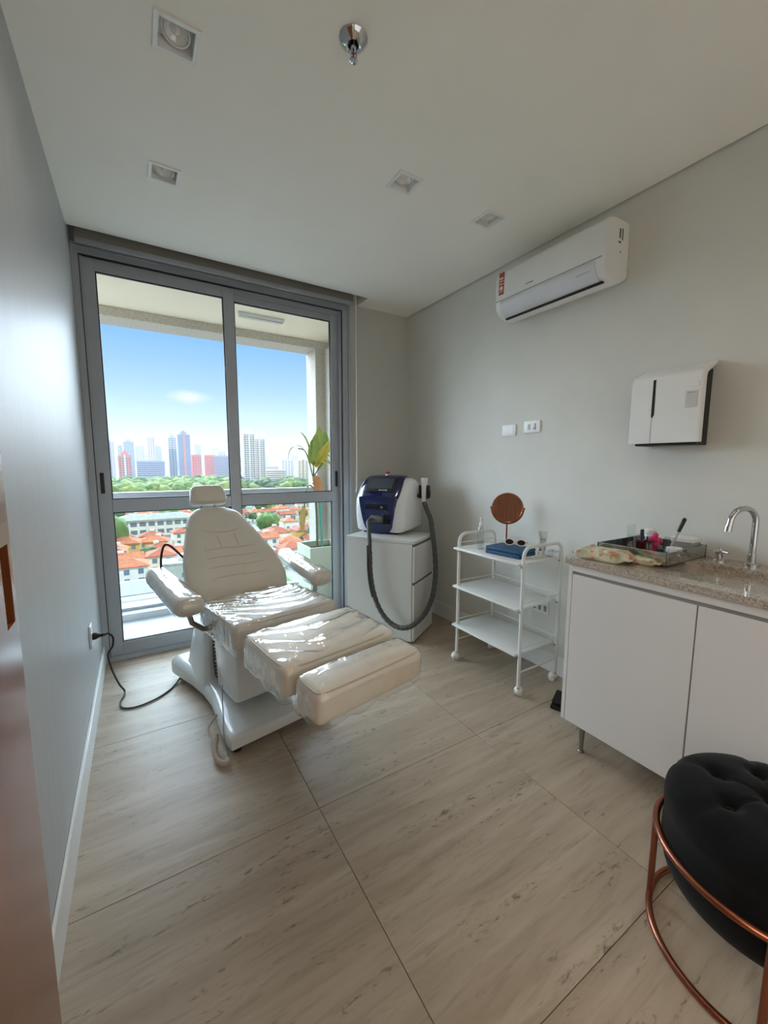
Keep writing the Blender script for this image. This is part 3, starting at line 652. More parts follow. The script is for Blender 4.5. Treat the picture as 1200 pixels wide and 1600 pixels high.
# blue cover wrapping front and top, narrow at the bottom
fine = crom([(0, y, z) for y, z in pf[:10]], 5)
rg = []
for i, q in enumerate(fine):
    t = i/(len(fine)-1); w = 0.112 + 0.072*math.sin(min(1, t*1.9)*PI/2) - (0.03*max(0, t-0.55)/0.45)
    if t < 0.06: w -= 0.02*(1-t/0.06)
    tn = (fine[min(i+1, len(fine)-1)]-fine[max(i-1, 0)]).normalized(); nn = Vector((0, -tn.z, tn.y)); nn = nn if nn.dot(Vector((0, q.y-0.2, q.z-0.2))) > 0 else -nn
    a = [(-w, -0.030), (-w, -0.004), (-w*0.93, 0.008), (-w*0.6, 0.013), (0, 0.015), (w*0.6, 0.013), (w*0.93, 0.008), (w, -0.004), (w, -0.030)]
    rg.append([Vector((x, q.y, q.z)) + nn*d for x, d in a])
part('front_cover', MB().loft(rg), M_BLUE, lm, True, 40)
# screen on the slope between (0.010,0.318) and (0.115,0.436)
sy = Vector((0, 0.105, 0.118)).normalized(); sn = Vector((0, -0.118, 0.105)).normalized(); sc = Vector((0, 0.066, 0.384)) + sn*0.014
T = frame(sc, (1, 0, 0), sy, sn)
part('bezel', MB().rbox((0.132, 0.074, 0.006), 0.0055, (4, 4, 1), M=T), M_BLACK, lm, True)
part('screen', MB().box((0, 0.010, 0.0062), (0.215, 0.108, 0.002), M=T), mat('screen_off', (66, 70, 74), 0.25), lm, True)
for x, w in ((0.010, 0.020), (0.036, 0.014), (0.062, 0.022)): part('logo_mark', MB().box((x, -0.0575, 0.0065), (w, 0.009, 0.0012), M=T), mat('logo_white', (205, 205, 208), 0.4), lm, True)
part('button_strip', MB().rbox((0.098, 0.006, 0.021), 0.0055, (8, 1, 2), M=Matrix.Translation((0.0, -0.031, 0.222)) @ Euler((R(2), 0, 0)).to_matrix().to_4x4()), mat('strip_dark', (8, 10, 26), 0.25), lm, True)
part('key_switch', MB().cyl((0.055, -0.032, 0.222), (0.055, -0.048, 0.222), 0.011, 0.009), M_STEEL, lm, True)
part('connector_recess', MB().box((0.02, -0.024, 0.125), (0.15, 0.02, 0.075), bevel=0.006), M_BLACK, lm, True)
cn = part('hose_connector', MB().box((0.015, -0.043, 0.128), (0.105, 0.036, 0.052), bevel=0.008).cyl((-0.03, -0.055, 0.125), (-0.03, -0.085, 0.118), 0.022, 0.019), mat('connector_grey', (104, 106, 106), 0.35, metal=0.3), lm, True)
eb = part('emergency_button', MB().cyl((0.0, 0.17, 0.465), (0.0, 0.17, 0.480), 0.018, 0.018), M_WHITE, lm, True)
part('button_cap', MB().lathe([(0.016, 0.480), (0.021, 0.486), (0.020, 0.496), (0.0001, 0.499)], M=Matrix.Translation((0.0, 0.17, 0)), caps=False), mat('red_cap', (150, 28, 22), 0.35), eb, True)
for y in (0.19, 0.25, 0.31):
    for z in (0.09, 0.15): part('side_vent', MB().box((0.226, y, z+0.02), (0.018, 0.034, 0.045), bevel=0.003), mat('vent_dark', (44, 44, 46), 0.5), lm, True)
# handpiece holder on the right flank
hx, hy = 0.296, 0.268
hl = part('holder', MB().box((0.255, hy, 0.30), (0.09, 0.03, 0.025), bevel=0.004).box((hx-0.034, hy-0.01, 0.335), (0.012, 0.05, 0.11), bevel=0.004).box((hx+0.034, hy-0.01, 0.335), (0.012, 0.05, 0.11), bevel=0.004).box((hx, hy+0.03, 0.315), (0.075, 0.014, 0.06), bevel=0.004), M_BLACK, lm, True)
hp = part('handpiece', MB().loft([[(hx+x*s_, hy-0.012+y*s_, z) for x, y, _ in rect(0.022, -0.02, 0.02, 0, 0.008, 3)] for z, s_ in ((0.245, 0.62), (0.262, 0.72), (0.30, 0.86), (0.34, 0.95), (0.40, 1.05), (0.445, 1.12), (0.449, 1.05))]), M_MWHITE, lm, True, 50)
Mi = wm(lm)
def w2(x, y, z): return Mi @ Vector((x, y, z))
hose = [w2(*q) for q in ((-0.030, -0.080, 0.120), (-0.025, -0.120, 0.110), (0.010, -0.175, 0.070), (0.040, -0.215, -0.020), (0.050, -0.230, -0.120), (0.055, -0.232, -0.240), (0.075, -0.235, -0.370), (0.125, -0.240, -0.505), (0.205, -0.245, -0.600), (0.300, -0.250, -0.638), (0.390, -0.245, -0.620), (0.448, -0.170, -0.572), (0.462, -0.050, -0.520), (0.462, 0.050, -0.440), (0.455, 0.115, -0.300), (0.445, 0.120, -0.140), (0.420, 0.130, 0.010), (0.380, 0.185, 0.120), (0.325, 0.240, 0.195), (hx, hy-0.012, 0.250))]
hc = crom(hose, 14); n_ = len(hc)
rr = []
for i, q in enumerate(hc):
    t = i/n_; rr.append(0.0155 if t < 0.20 else 0.0185+0.0014*math.sin(i*1.3)+0.0012*noise.noise(Vector((i*0.35, 0, 0))))
part('hose', MB().tube(hc, rr, 12), mat('hose_grey', (74, 74, 72), 0.55, bump=0.15, bscale=60), lm)
part('hose_side_tube', MB().tube([q + Vector((-0.024, -0.006, 0)) for q in hc[46:92]], 0.006, 8), mat('tube_dark', (58, 60, 60), 0.5), lm)

# ------------------------------------------------------------------ trolley
tr = thing('trolley', (1.985, 1.752, 0), 'white three-tier wheeled trolley against the right wall', 'trolley')
M_TW = mat('trolley_white', (222, 222, 218), 0.35, var=0.02)
TX0, TX1, TY0, TY1 = 1.825, 2.160, 1.488, 2.020
for y in (TY0, TY1):
    r_ = 0.055; zt = 0.882
    pth = [(TX0, y, 0.055), (TX0, y, zt-r_)] + [(TX0+r_-r_*math.cos(R(a)), y, zt-r_+r_*math.sin(R(a))) for a in (15, 30, 45, 60, 75, 90)] + [(TX1-r_+r_*math.sin(R(a)), y, zt-r_+r_*math.cos(R(a))) for a in (0, 15, 30, 45, 60, 75, 90)] + [(TX1, y, 0.055)]
    e = part('end_frame', MB().tube(pth, 0.0105, 12), M_TW, tr)
    part('cross_bar', MB().tube([(TX0, y, 0.145), (TX1, y, 0.145)], 0.006, 8), M_TW, e)
    for z in (0.825, 0.560, 0.290): part('guard_rail', MB().tube([(TX0, y, z), (TX1, y, z)], 0.0035, 6), M_TW, e)
for z in (0.790, 0.528, 0.256):
    s_ = part('shelf', MB().span((1.795, TY0+0.012, z-0.014), (TX1-0.012, TY1+0.028, z), bevel=0.004), M_TW, tr)
    part('shelf_rail', MB().tube([(TX1-0.005, TY0, z+0.035), (TX1-0.005, TY1, z+0.035)], 0.0035, 6), M_TW, s_)
    sc_ = MB()
    for y in (TY0+0.006, TY1-0.006):
        for x in (TX0, TX1): sc_.cyl((x-0.014, y, z-0.020), (x+0.014, y, z-0.020), 0.006, n=10)
    part('clamp_screw', sc_, M_STEEL, s_)
for i, (x, y) in enumerate(((TX0, TY0), (TX1, TY0), (TX0, TY1), (TX1, TY1))):
    a = R(25+70*i)
    c = Vector((math.cos(a), math.sin(a), 0)); q = Vector((x, y, 0)) + c*0.012
    w = part('caster', MB().sph((q.x, q.y, 0.031), (0.026, 0.026, 0.024)), M_TW, tr)
    part('wheel', MB().cyl(q + Vector((-c.y, c.x, 0))*0.020 + Vector((0, 0, 0.022)), q - Vector((-c.y, c.x, 0))*0.020 + Vector((0, 0, 0.022)), 0.022, n=20), mat('caster_wheel', (206, 202, 192), 0.5), w)
    part('stem', MB().cyl((x, y, 0.045), (x, y, 0.062), 0.0085, n=10), M_STEEL, w)

TZ = 0.790
# spray bottle
sb = thing('spray_bottle', (1.915, 1.915, TZ), 'clear spray bottle with white pump on the trolley', 'bottle')
M_CLEAR = film('clear_plastic', (0.93, 0.95, 0.95), 1.45, 0.05, boost=1.6)
part('bottle', MB().lathe([(0.0001, 0.0), (0.019, 0.0), (0.0215, 0.004), (0.0215, 0.120), (0.019, 0.138), (0.010, 0.152), (0.009, 0.158)], caps=False), M_CLEAR, sb, True)
part('liquid', MB().lathe([(0.0001, 0.002), (0.0195, 0.003), (0.0195, 0.055), (0.0001, 0.055)], caps=False), film('water', (0.88, 0.91, 0.92), 1.33, 0.0, boost=0.8), sb, True)
part('pump', MB().lathe([(0.0115, 0.150), (0.012, 0.168), (0.0085, 0.172), (0.0085, 0.186), (0.0100, 0.188), (0.0105, 0.205), (0.006, 0.209), (0.0001, 0.209)], caps=False).box((-0.010, -0.006, 0.197), (0.010, 0.005, 0.006), bevel=0.001), M_WHITE, sb, True)
# table mirror
M_MIRROR = mat('mirror_silver', (225, 227, 228), 0.015, metal=1.0, var=0.0)
tm = thing('table_mirror', (2.085, 1.850, TZ), 'round copper table mirror on the trolley', 'mirror')
part('base', MB().lathe([(0.0001, 0.0), (0.058, 0.0), (0.060, 0.004), (0.056, 0.008), (0.012, 0.012), (0.0001, 0.013)], caps=False), M_COPPER, tm, True)
part('stem', MB().tube([(0, 0, 0.010), (0, 0, 0.165)], 0.0052, 10), M_COPPER, tm, True)
mdir = Vector((-0.819, -0.570, 0.079)).normalized(); mx_ = Vector((0, 0, 1)).cross(mdir).normalized(); my_ = mdir.cross(mx_)
T = frame((0, 0, 0.268), mx_, my_, mdir)
rim = [(0.096*math.cos(2*PI*k/48), 0.096*math.sin(2*PI*k/48), 0) for k in range(48)]
hdm = part('rim', MB().tube(rim, 0.0055, 8, M=T, closed=True), M_COPPER, tm, True)
part('mirror_glass', MB().lathe([(0.0001, -0.003), (0.094, -0.003), (0.094, 0.003), (0.0001, 0.003)], M=T, n=48, caps=False), M_MIRROR, hdm, True)
yk = [(0.104*math.cos(R(a)), 0.104*math.sin(R(a)), -0.002) for a in range(180, 361, 12)]
part('yoke', MB().tube(yk, 0.0042, 8, M=T), M_COPPER, tm, True)
for x in (0.106, -0.106): part('pivot_knob', MB().sph((x, 0, 0), 0.007, M=T, u=10, v=8), M_COPPER, tm, True)
# blue box
bb = thing('storage_box', (1.955, 1.700, TZ), 'dark blue rectangular case on the trolley', 'box', rz=R(8))
M_NAVY = mat('blue_leatherette', (22, 74, 112), 0.55, bump=0.15, bscale=220)
part('lower_shell', MB().rbox((0.088, 0.122, 0.012), 0.006, (3, 3, 1), M=Matrix.Translation((0, 0, 0.012))), M_NAVY, bb, True)
part('lid', MB().rbox((0.088, 0.122, 0.0115), 0.007, (3, 3, 1), M=Matrix.Translation((0, 0, 0.0365))), M_NAVY, bb, True)
# sunglasses on the box
sg = thing('sunglasses', (1.985, 1.690, TZ+0.048), 'white-framed sunglasses lying on the dark blue case', 'sunglasses', rz=R(-62))
M_LENSB = mat('brown_lens', (40, 24, 16), 0.08, coat=0.5)
for sx in (-1, 1):
    out = [(sx*0.036+0.027*math.cos(2*PI*k/24), 0.022+0.019*math.sin(2*PI*k/24)) for k in range(24)]
    T = Matrix.Translation((0, 0, 0.004)) @ Euler((R(72), 0, 0)).to_matrix().to_4x4()
    part('lens', MB().prism([(x, y) for x, y in out], -0.001, 0.001, M=T), M_LENSB, sg, True)
    part('lens_frame', MB().tube([(x, y, 0) for x, y in out], 0.0032, 6, M=T, closed=True), mat('cream_frame', (226, 214, 196), 0.35), sg, True)
    part('temple', MB().tube([(sx*0.064, 0.006, 0.034), (sx*0.062, 0.05, 0.024), (sx*0.05, 0.105, 0.006)], 0.003, 6), MATS['cream_frame'], sg, True)
part('bridge', MB().tube([(-0.010, -0.001, 0.030), (0, 0.0, 0.034), (0.010, -0.001, 0.030)], 0.004, 6), MATS['cream_frame'], sg, True)
# cream tube
ct = thing('cream_tube', (2.115, 1.590, TZ), 'white and silver cream tube standing on the trolley', 'tube', rz=R(-53))
part('cap', MB().lathe([(0.0001, 0), (0.0165, 0), (0.017, 0.003), (0.017, 0.030), (0.0001, 0.030)], caps=False), M_WHITE, ct, True)
rg = []
for k in range(9):
    t = k/8; a = 0.019+0.008*t; b = 0.019*(1-t)+0.0018*t
    rg.append([(a*math.cos(2*PI*j/20), b*math.sin(2*PI*j/20), 0.031+0.115*t) for j in range(20)])
part('tube_body', MB().loft(rg), mat('silver_foil', (214, 216, 216), 0.22, metal=0.45, var=0.05), ct, True, 60)
for c, d in (((-0.006, -0.0125, 0.098), (0.010, 0.0015, 0.016)), ((0.010, -0.0125, 0.098), (0.010, 0.0015, 0.014)), ((0.003, -0.0165, 0.075), (0.02, 0.0015, 0.007))): part('print_mark', MB().box(c, d), mat('print_grey', (120, 126, 124), 0.5), ct, True)
# small things beside it
gj = thing('glass_jar', (2.115, 1.535, TZ), 'small clear jar with clear lid at the trolley corner', 'jar')
part('jar', MB().lathe([(0.0001, 0), (0.021, 0), (0.022, 0.003), (0.022, 0.032), (0.0001, 0.032)], caps=False), M_CLEAR, gj, True)
part('lid', MB().lathe([(0.024, 0.0325), (0.025, 0.036), (0.024, 0.046), (0.0001, 0.047)], caps=False), mat('frosted', (200, 204, 206), 0.3), gj, True)
wv = thing('small_vial', (2.058, 1.560, TZ), 'small white vial with dark neck on the trolley', 'bottle')
part('vial', MB().lathe([(0.0001, 0), (0.011, 0), (0.012, 0.002), (0.012, 0.034), (0.008, 0.038)], caps=False), M_WHITE, wv, True)
part('neck', MB().lathe([(0.007, 0.038), (0.0075, 0.046), (0.0001, 0.047)], caps=False), M_BLACK, wv, True)

# ------------------------------------------------------------------ vanity cabinet, stone top, tap
va = thing('vanity_cabinet', (1.95, 0.60, 0), 'white two-door vanity cabinet on slim metal legs', 'cabinet')
VX, VY0, VY1 = 1.660, 0.090, 1.100
part('body', MB().span((VX+0.022, VY0+0.018, 0.152), (XR-0.016, VY1-0.018, 0.898)), M_LAM, va)
part('side_panel', MB().span((VX, VY1-0.018, 0.150), (XR-0.016, VY1, 0.899), bevel=0.001, seg=1), M_LAM, va)
part('side_panel', MB().span((VX, VY0, 0.150), (XR-0.016, VY0+0.018, 0.899), bevel=0.001, seg=1), M_LAM, va)
part('top_rail', MB().span((VX, VY0+0.018, 0.868), (VX+0.020, VY1-0.018, 0.899)), M_LAM, va)
part('finger_channel', MB().span((VX+0.006, VY0+0.018, 0.852), (VX+0.0215, VY1-0.018, 0.868)), M_GREYCH, va)
part('door', MB().span((VX, 0.602, 0.151), (VX+0.018, VY1-0.020, 0.853), bevel=0.001, seg=1), M_LAM, va)
part('door', MB().span((VX, VY0+0.020, 0.151), (VX+0.018, 0.597, 0.853), bevel=0.001, seg=1), M_LAM, va)
for x in (1.715, 2.17):
    for y in (1.022, 0.17): part('leg', MB().lathe([(0.0135, 0.0), (0.014, 0.004), (0.0095, 0.008), (0.0085, 0.02), (0.016, 0.148), (0.018, 0.150)], M=Matrix.Translation((x, y, 0))), M_STEEL, va)
def granite():
    m = mat('granite_beige', (168, 156, 142), 0.10, coat=0.2); t = m.node_tree; b = t.nodes['Principled BSDF']
    vo = t.nodes.new('ShaderNodeTexVoronoi'); vo.inputs['Scale'].default_value = 210; tc = t.nodes.new('ShaderNodeTexCoord'); t.links.new(tc.outputs['Object'], vo.inputs['Vector'])
    n2 = t.nodes.new('ShaderNodeTexNoise'); n2.inputs['Scale'].default_value = 60; n2.inputs['Detail'].default_value = 6; t.links.new(tc.outputs['Object'], n2.inputs['Vector'])
    sp_ = t.nodes.new('ShaderNodeSeparateColor'); t.links.new(vo.outputs['Color'], sp_.inputs[0])
    ad = t.nodes.new('ShaderNodeMath'); ad.operation = 'ADD'; t.links.new(sp_.outputs[0], ad.inputs[0]); t.links.new(n2.outputs['Fac'], ad.inputs[1])
    cr = t.nodes.new('ShaderNodeValToRGB'); cr.color_ramp.elements.new(0.5); cr.color_ramp.elements.new(0.7)
    for e, (p, c) in zip(cr.color_ramp.elements, [(0.2, (122, 106, 94)), (0.4, (152, 138, 124)), (0.62, (170, 157, 143)), (0.85, (188, 177, 163))]): e.position = p; e.color = lin(*c)
    hf_ = t.nodes.new('ShaderNodeMath'); hf_.operation = 'MULTIPLY'; hf_.inputs[1].default_value = 0.62; t.links.new(ad.outputs[0], hf_.inputs[0])
    t.links.new(hf_.outputs[0], cr.inputs[0]); t.links.new(cr.outputs[0], b.inputs['Base Color']); return m
M_GRAN = granite()
# worktop: height field with a carved bowl that ramps down to a curved back lip
GX0, GX1, GY0, GY1, GZ = 1.648, XR-0.001, 0.082, 1.112, 0.926
def lip(y): return 2.085 - 0.30*max(0.0, 0.62-y)**2 - 1.6*max(0.0, y-0.66)**2
def gz(x, y):
    l = lip(y)
    if x >= l: return GZ
    k = max(0.0, min(1.0, (x-1.72)/(l-1.72))); e = max(0.0, min(1.0, (0.88-y)/0.14))
    return GZ - 0.026*k*e*e*(3-2*e)
mb = MB(); nx, ny = 60, 80; yy_ = [GY0+(GY1-GY0)*j/ny for j in range(ny+1)]; g = []
for j, y in enumerate(yy_):
    l = lip(y); xs_ = [GX0+(l-0.0005-GX0)*i/40 for i in range(41)] + [l+0.0005+(GX1-l-0.0005)*i/12 for i in range(13)]
    g.append([mb.bm.verts.new((x, y, gz(x, y))) for x in xs_])
for j in range(ny):
    for i in range(len(g[0])-1): mb.bm.faces.new((g[j][i], g[j][i+1], g[j+1][i+1], g[j+1][i]))
m_ = len(g[0])
bd = [g[0][i] for i in range(m_)] + [g[j][m_-1] for j in range(1, ny+1)] + [g[ny][i] for i in range(m_-2, -1, -1)] + [g[j][0] for j in range(ny-1, 0, -1)]
lo = [mb.bm.verts.new((v.co.x, v.co.y, 0.8995)) for v in bd]
for i in range(len(bd)):
    j = (i+1) % len(bd); mb.bm.faces.new((bd[i], lo[i], lo[j], bd[j]))
mb.bm.faces.new(lo)
solo('stone_worktop', mb, M_GRAN, 'speckled beige granite worktop with a carved basin on the white vanity', 'worktop', angle=30)
# tap
fa = thing('faucet', (2.170, 0.613, GZ), 'tall chrome gooseneck tap on the granite worktop', 'faucet')
part('base_flange', MB().lathe([(0.0001, 0), (0.027, 0), (0.027, 0.008), (0.020, 0.014), (0.015, 0.016)], caps=False).cyl((0, 0, 0.012), (0, 0, 0.05), 0.0145), M_CHROME, fa, True)
sd = Vector((-0.90, 0.43, 0)).normalized(); ra = 0.058
gn = [Vector((0, 0, 0.03)), Vector((0, 0, 0.10)), Vector((0, 0, 0.180))] + [sd*(ra-ra*math.cos(R(a))) + Vector((0, 0, 0.185+ra*math.sin(R(a)))) for a in range(10, 171, 16)]
gn.append(gn[-1] + Vector((0, 0, -0.035)) + sd*0.006)
part('gooseneck', MB().tube(gn, 0.0115, 14), M_CHROME, fa, True)
part('aerator', MB().cyl(gn[-1] + Vector((0, 0, 0.012)), gn[-1] + Vector((0, 0, -0.012)) + sd*0.003, 0.0135), M_CHROME, fa, True)
th = thing('tap_handle', (2.166, 0.722, GZ), 'small chrome cross tap handle beside the tall tap', 'tap handle')
part('flange', MB().lathe([(0.0001, 0), (0.026, 0), (0.026, 0.006), (0.018, 0.011), (0.013, 0.012), (0.012, 0.038), (0.014, 0.044), (0.0001, 0.050)], caps=False), M_CHROME, th, True)
part('cross_lever', MB().tube([(-0.036, 0.012, 0.044), (0.036, -0.012, 0.044)], 0.0052, 10).tube([(-0.012, -0.036, 0.044), (0.012, 0.036, 0.044)], 0.0052, 10).sph((0, 0, 0.050), 0.011), M_CHROME, th, True)

# ------------------------------------------------------------------ mirrored tray and what stands in it
TR = (1.850, 2.215, 0.790, 1.085)
ty = thing('mirrored_tray', ((TR[0]+TR[1])/2, (TR[2]+TR[3])/2, GZ), 'mirror-sided rectangular tray on the granite worktop', 'tray')
M_MIRT = mat('tray_mirror', (186, 190, 186), 0.05, metal=0.95, var=0.02)
part('bottom', MB().span((TR[0]+0.006, TR[2]+0.006, GZ+0.0005), (TR[1]-0.006, TR[3]-0.006, GZ+0.006)), M_MIRT, ty)
zt = GZ+0.056
part('side', MB().span((TR[0], TR[2], GZ+0.0005), (TR[0]+0.006, TR[3], zt), bevel=0.001, seg=1), M_MIRT, ty)
part('side', MB().span((TR[1]-0.006, TR[2], GZ+0.0005), (TR[1], TR[3], zt), bevel=0.001, seg=1), M_MIRT, ty)
part('side', MB().span((TR[0]+0.006, TR[2], GZ+0.0005), (TR[1]-0.006, TR[2]+0.006, zt), bevel=0.001, seg=1), M_MIRT, ty)
part('side', MB().span((TR[0]+0.006, TR[3]-0.006, GZ+0.0005), (TR[1]-0.006, TR[3], zt), bevel=0.001, seg=1), M_MIRT, ty)
for x in (TR[0], TR[1]):
    for y in (TR[2], TR[3]): part('edge_strip', MB().span((x-0.0012, y-0.0012, GZ+0.0005), (x+0.0012, y+0.0012, zt)), M_BLACK, ty)
part('edge_strip', MB().span((TR[0]-0.0008, TR[2]-0.0012, GZ+0.0004), (TR[1], TR[2]+0.0005, GZ+0.0022)), M_BLACK, ty)
part('edge_strip', MB().span((TR[0]-0.0012, TR[2], GZ+0.0004), (TR[0]+0.0005, TR[3], GZ+0.0022)), M_BLACK, ty)
IZ = GZ+0.0065
nb_ = thing('polish_bottle', (2.00, 0.965, IZ), 'dark red nail polish bottle with black cap in the tray', 'bottle')
part('glass', MB().rbox((0.017, 0.017, 0.034), 0.005, (2, 2, 3), M=Matrix.Translation((0, 0, 0.034))), mat('dark_red_glass', (52, 12, 18), 0.12, coat=0.5), nb_, True)
part('cap', MB().lathe([(0.0001, 0.068), (0.009, 0.068), (0.008, 0.110), (0.006, 0.114), (0.0001, 0.114)], caps=False), M_BLACK, nb_, True)
cb_ = thing('white_capped_jar', (2.115, 0.985, IZ), 'clear jar with white domed cap behind the polish bottle', 'jar')
part('jar', MB().lathe([(0.0001, 0), (0.022, 0), (0.023, 0.003), (0.023, 0.075), (0.018, 0.082)], caps=False), M_CLEAR, cb_, True)
part('cap', MB().lathe([(0.026, 0.082), (0.028, 0.086), (0.026, 0.100), (0.014, 0.106), (0.0001, 0.107)], caps=False), M_WHITE, cb_, True)
ak = thing('acrylic_stand', (2.10, 1.040, IZ), 'clear acrylic stand at the far end of the tray', 'stand')
part('panel', MB().span((-0.04, 0.022, 0), (0.04, 0.025, 0.115)), M_CLEAR, ak, True)
part('panel', MB().span((-0.04, -0.022, 0), (0.04, -0.019, 0.060)), M_CLEAR, ak, True)
for x in (-0.0385, 0.0385): part('divider', MB().span((x-0.0015, -0.019, 0), (x+0.0015, 0.022, 0.07)), M_CLEAR, ak, True)
part('card', MB().span((-0.03, -0.008, 0.002), (0.03, -0.004, 0.066)), mat('card_grey', (150, 152, 150), 0.6), ak, True)
pk = thing('sponge_cup', (2.045, 0.925, IZ), 'clear cup of bright pink sponges in the tray', 'cup')
part('cup', MB().lathe([(0.0001, 0), (0.026, 0), (0.030, 0.075), (0.0285, 0.075), (0.0245, 0.003), (0.0001, 0.003)], caps=False), M_CLEAR, pk, True)
M_PINK = mat('pink_sponge', (214, 62, 116), 0.8, var=0.2, vscale=60)
for k, (x, y, z, r_) in enumerate(((0.006, 0.004, 0.022, 0.017), (-0.008, -0.006, 0.044, 0.017), (0.010, -0.008, 0.062, 0.018), (-0.010, 0.010, 0.068, 0.017), (0.010, 0.008, 0.086, 0.014))):
    part('sponge', MB().sph((x, y, z), (r_, r_*0.95, r_*0.9), u=10, v=8), M_PINK, pk, True)
bg = thing('brush_glass', (2.045, 0.868, IZ), 'small glass holding a black-handled brush in the tray', 'glass')
part('glass', MB().lathe([(0.0001, 0), (0.017, 0), (0.020, 0.088), (0.0188, 0.088), (0.016, 0.003), (0.0001, 0.003)], caps=False), M_CLEAR, bg, True)
mb_ = thing('makeup_brush', (2.045, 0.868, IZ+0.004), 'makeup brush with thick black handle leaning in the small glass', 'brush')
da = Vector((0.30, -0.20, 0.93)).normalized()
part('ferrule', MB().cyl(Vector((-0.004, 0.004, 0.0)), Vector((-0.004, 0.004, 0.0))+da*0.120, 0.0055, 0.0048, n=12), mat('pale_ferrule', (196, 170, 162), 0.35, metal=0.4), mb_, True)
part('handle', MB().cyl(Vector((-0.004, 0.004, 0.0))+da*0.116, Vector((-0.004, 0.004, 0.0))+da*0.176, 0.0075, 0.0085, n=12).sph(Vector((-0.004, 0.004, 0.0))+da*0.176, 0.0085, u=12, v=8), M_BLACK, mb_, True)
wb = thing('white_box', (2.155, 0.848, IZ), 'flat white lidded box at the back of the tray', 'box')
part('box', MB().rbox((0.042, 0.044, 0.030), 0.004, (2, 2, 1), M=Matrix.Translation((0, 0, 0.030))), mat('pale_grey_box', (150, 150, 146), 0.5), wb, True)
part('lid', MB().rbox((0.045, 0.046, 0.011), 0.004, (2, 2, 1), M=Matrix.Translation((0, 0, 0.072))), M_WHITE, wb, True)
wj = thing('cream_jar', (2.010, 0.832, IZ), 'low round white cream jar in the tray', 'jar')
part('jar', MB().lathe([(0.0001, 0), (0.027, 0), (0.029, 0.003), (0.029, 0.030)], caps=False), M_CLEAR, wj, True)
part('lid', MB().lathe([(0.0001, 0.030), (0.0305, 0.030), (0.031, 0.034), (0.030, 0.050), (0.0001, 0.052)], caps=False), M_WHITE, wj, True)
pt = thing('perfume_bottle', (1.965, 0.868, IZ), 'small black flat bottle in the tray', 'bottle')
part('bottle', MB().rbox((0.008, 0.014, 0.022), 0.003, (1, 1, 1), M=Matrix.Translation((0, 0, 0.022))), M_BLACK, pt, True)
part('cap', MB().cyl((0, 0, 0.044), (0, 0, 0.058), 0.006, n=12), M_STEEL, pt, True)

# packs of wipes in front of the tray
def wipes_mat():
    m = mat('wipes_wrapper', (226, 218, 198), 0.30, var=0.0, col2=(146, 150, 88), vscale=20, coat=0.2, bump=0.5, bscale=30, detail=3); t = m.node_tree; b = t.nodes['Principled BSDF']
    src = b.inputs['Base Color'].links[0].from_socket
    tc = t.nodes.new('ShaderNodeTexCoord'); vo = t.nodes.new('ShaderNodeTexNoise'); vo.inputs['Scale'].default_value = 30; vo.inputs['Detail'].default_value = 3; t.links.new(tc.outputs['Object'], vo.inputs['Vector'])
    mr = t.nodes.new('ShaderNodeMapRange'); mr.inputs['From Min'].default_value = 0.57; mr.inputs['From Max'].default_value = 0.61; t.links.new(vo.outputs['Fac'], mr.inputs['Value'])
    mx = t.nodes.new('ShaderNodeMix'); mx.data_type = 'RGBA'; mx.inputs[7].default_value = lin(196, 110, 80); t.links.new(mr.outputs[0], mx.inputs[0]); t.links.new(src, mx.inputs[6]); t.links.new(mx.outputs[2], b.inputs['Base Color']); return m
M_WIPE = wipes_mat()
def wipes(loc, h, rz, label, sd):
    w = thing('wipes_pack', loc, label, 'wipes pack', rz=R(rz))
    def f(p):
        k = abs(p.y)/h[1]; e = max(0.12, 1-max(0, (k-0.68)/0.32)**1.3)
        z = p.z*e + (0.010*noise.noise(Vector((p.x*26, p.y*16, sd))) + 0.005*noise.noise(Vector((p.x*60, p.y*45, sd))))*(1 if p.z > 0 else 0)
        return Vector((p.x*(1+0.05*k), p.y, max(-h[2], z - h[2]*0.10*(1-e))))
    b = part('pack', MB().rbox(h, min(h)*0.45, (12, 26, 2), f, Matrix.Translation((0, 0, h[2]))), M_WIPE, w, True, 70)
    for sg in (-1, 1): part('crimped_end', MB().span((-h[0]*0.9, sg*(h[1]-0.004), h[2]*0.78), (h[0]*0.9, sg*(h[1]+0.014), h[2]*0.80+0.003)), M_WIPE, b, True)
    part('opening_flap', MB().rbox((h[0]*0.45, h[1]*0.36, 0.0015), 0.0014, (2, 2, 1), M=Matrix.Translation((-0.005, 0.01, h[2]*1.93))), mat('flap_cream', (214, 208, 182), 0.3), b, True)
wipes((1.752, 0.995, GZ), (0.058, 0.108, 0.0245), 6, 'large green and cream pack of wipes at the front of the worktop', 1.0)
wipes((1.815, 0.862, GZ), (0.026, 0.050, 0.014), 12, 'small green pack beside the large pack of wipes', 4.0)

# black pedal on the floor next to the vanity
pe = thing('foot_pedal', (1.950, 1.285, 0.0), 'small black foot pedal on the floor by the vanity', 'pedal', rz=R(20))
part('pedal_base', MB().rbox((0.055, 0.05, 0.012), 0.006, (2, 2, 1), M=Matrix.Translation((0, 0, 0.013))), M_BLACK, pe, True)
part('pedal_plate', MB().rbox((0.05, 0.045, 0.007), 0.005, (2, 2, 1), M=Matrix.Translation((0.0, 0, 0.052)) @ Euler((0, R(-14), 0)).to_matrix().to_4x4()), M_BLACK, pe, True)
part('pedal_hinge', MB().cyl((0.038, -0.03, 0.03), (0.038, 0.03, 0.03), 0.012, n=12), M_RUBBER, pe, True)

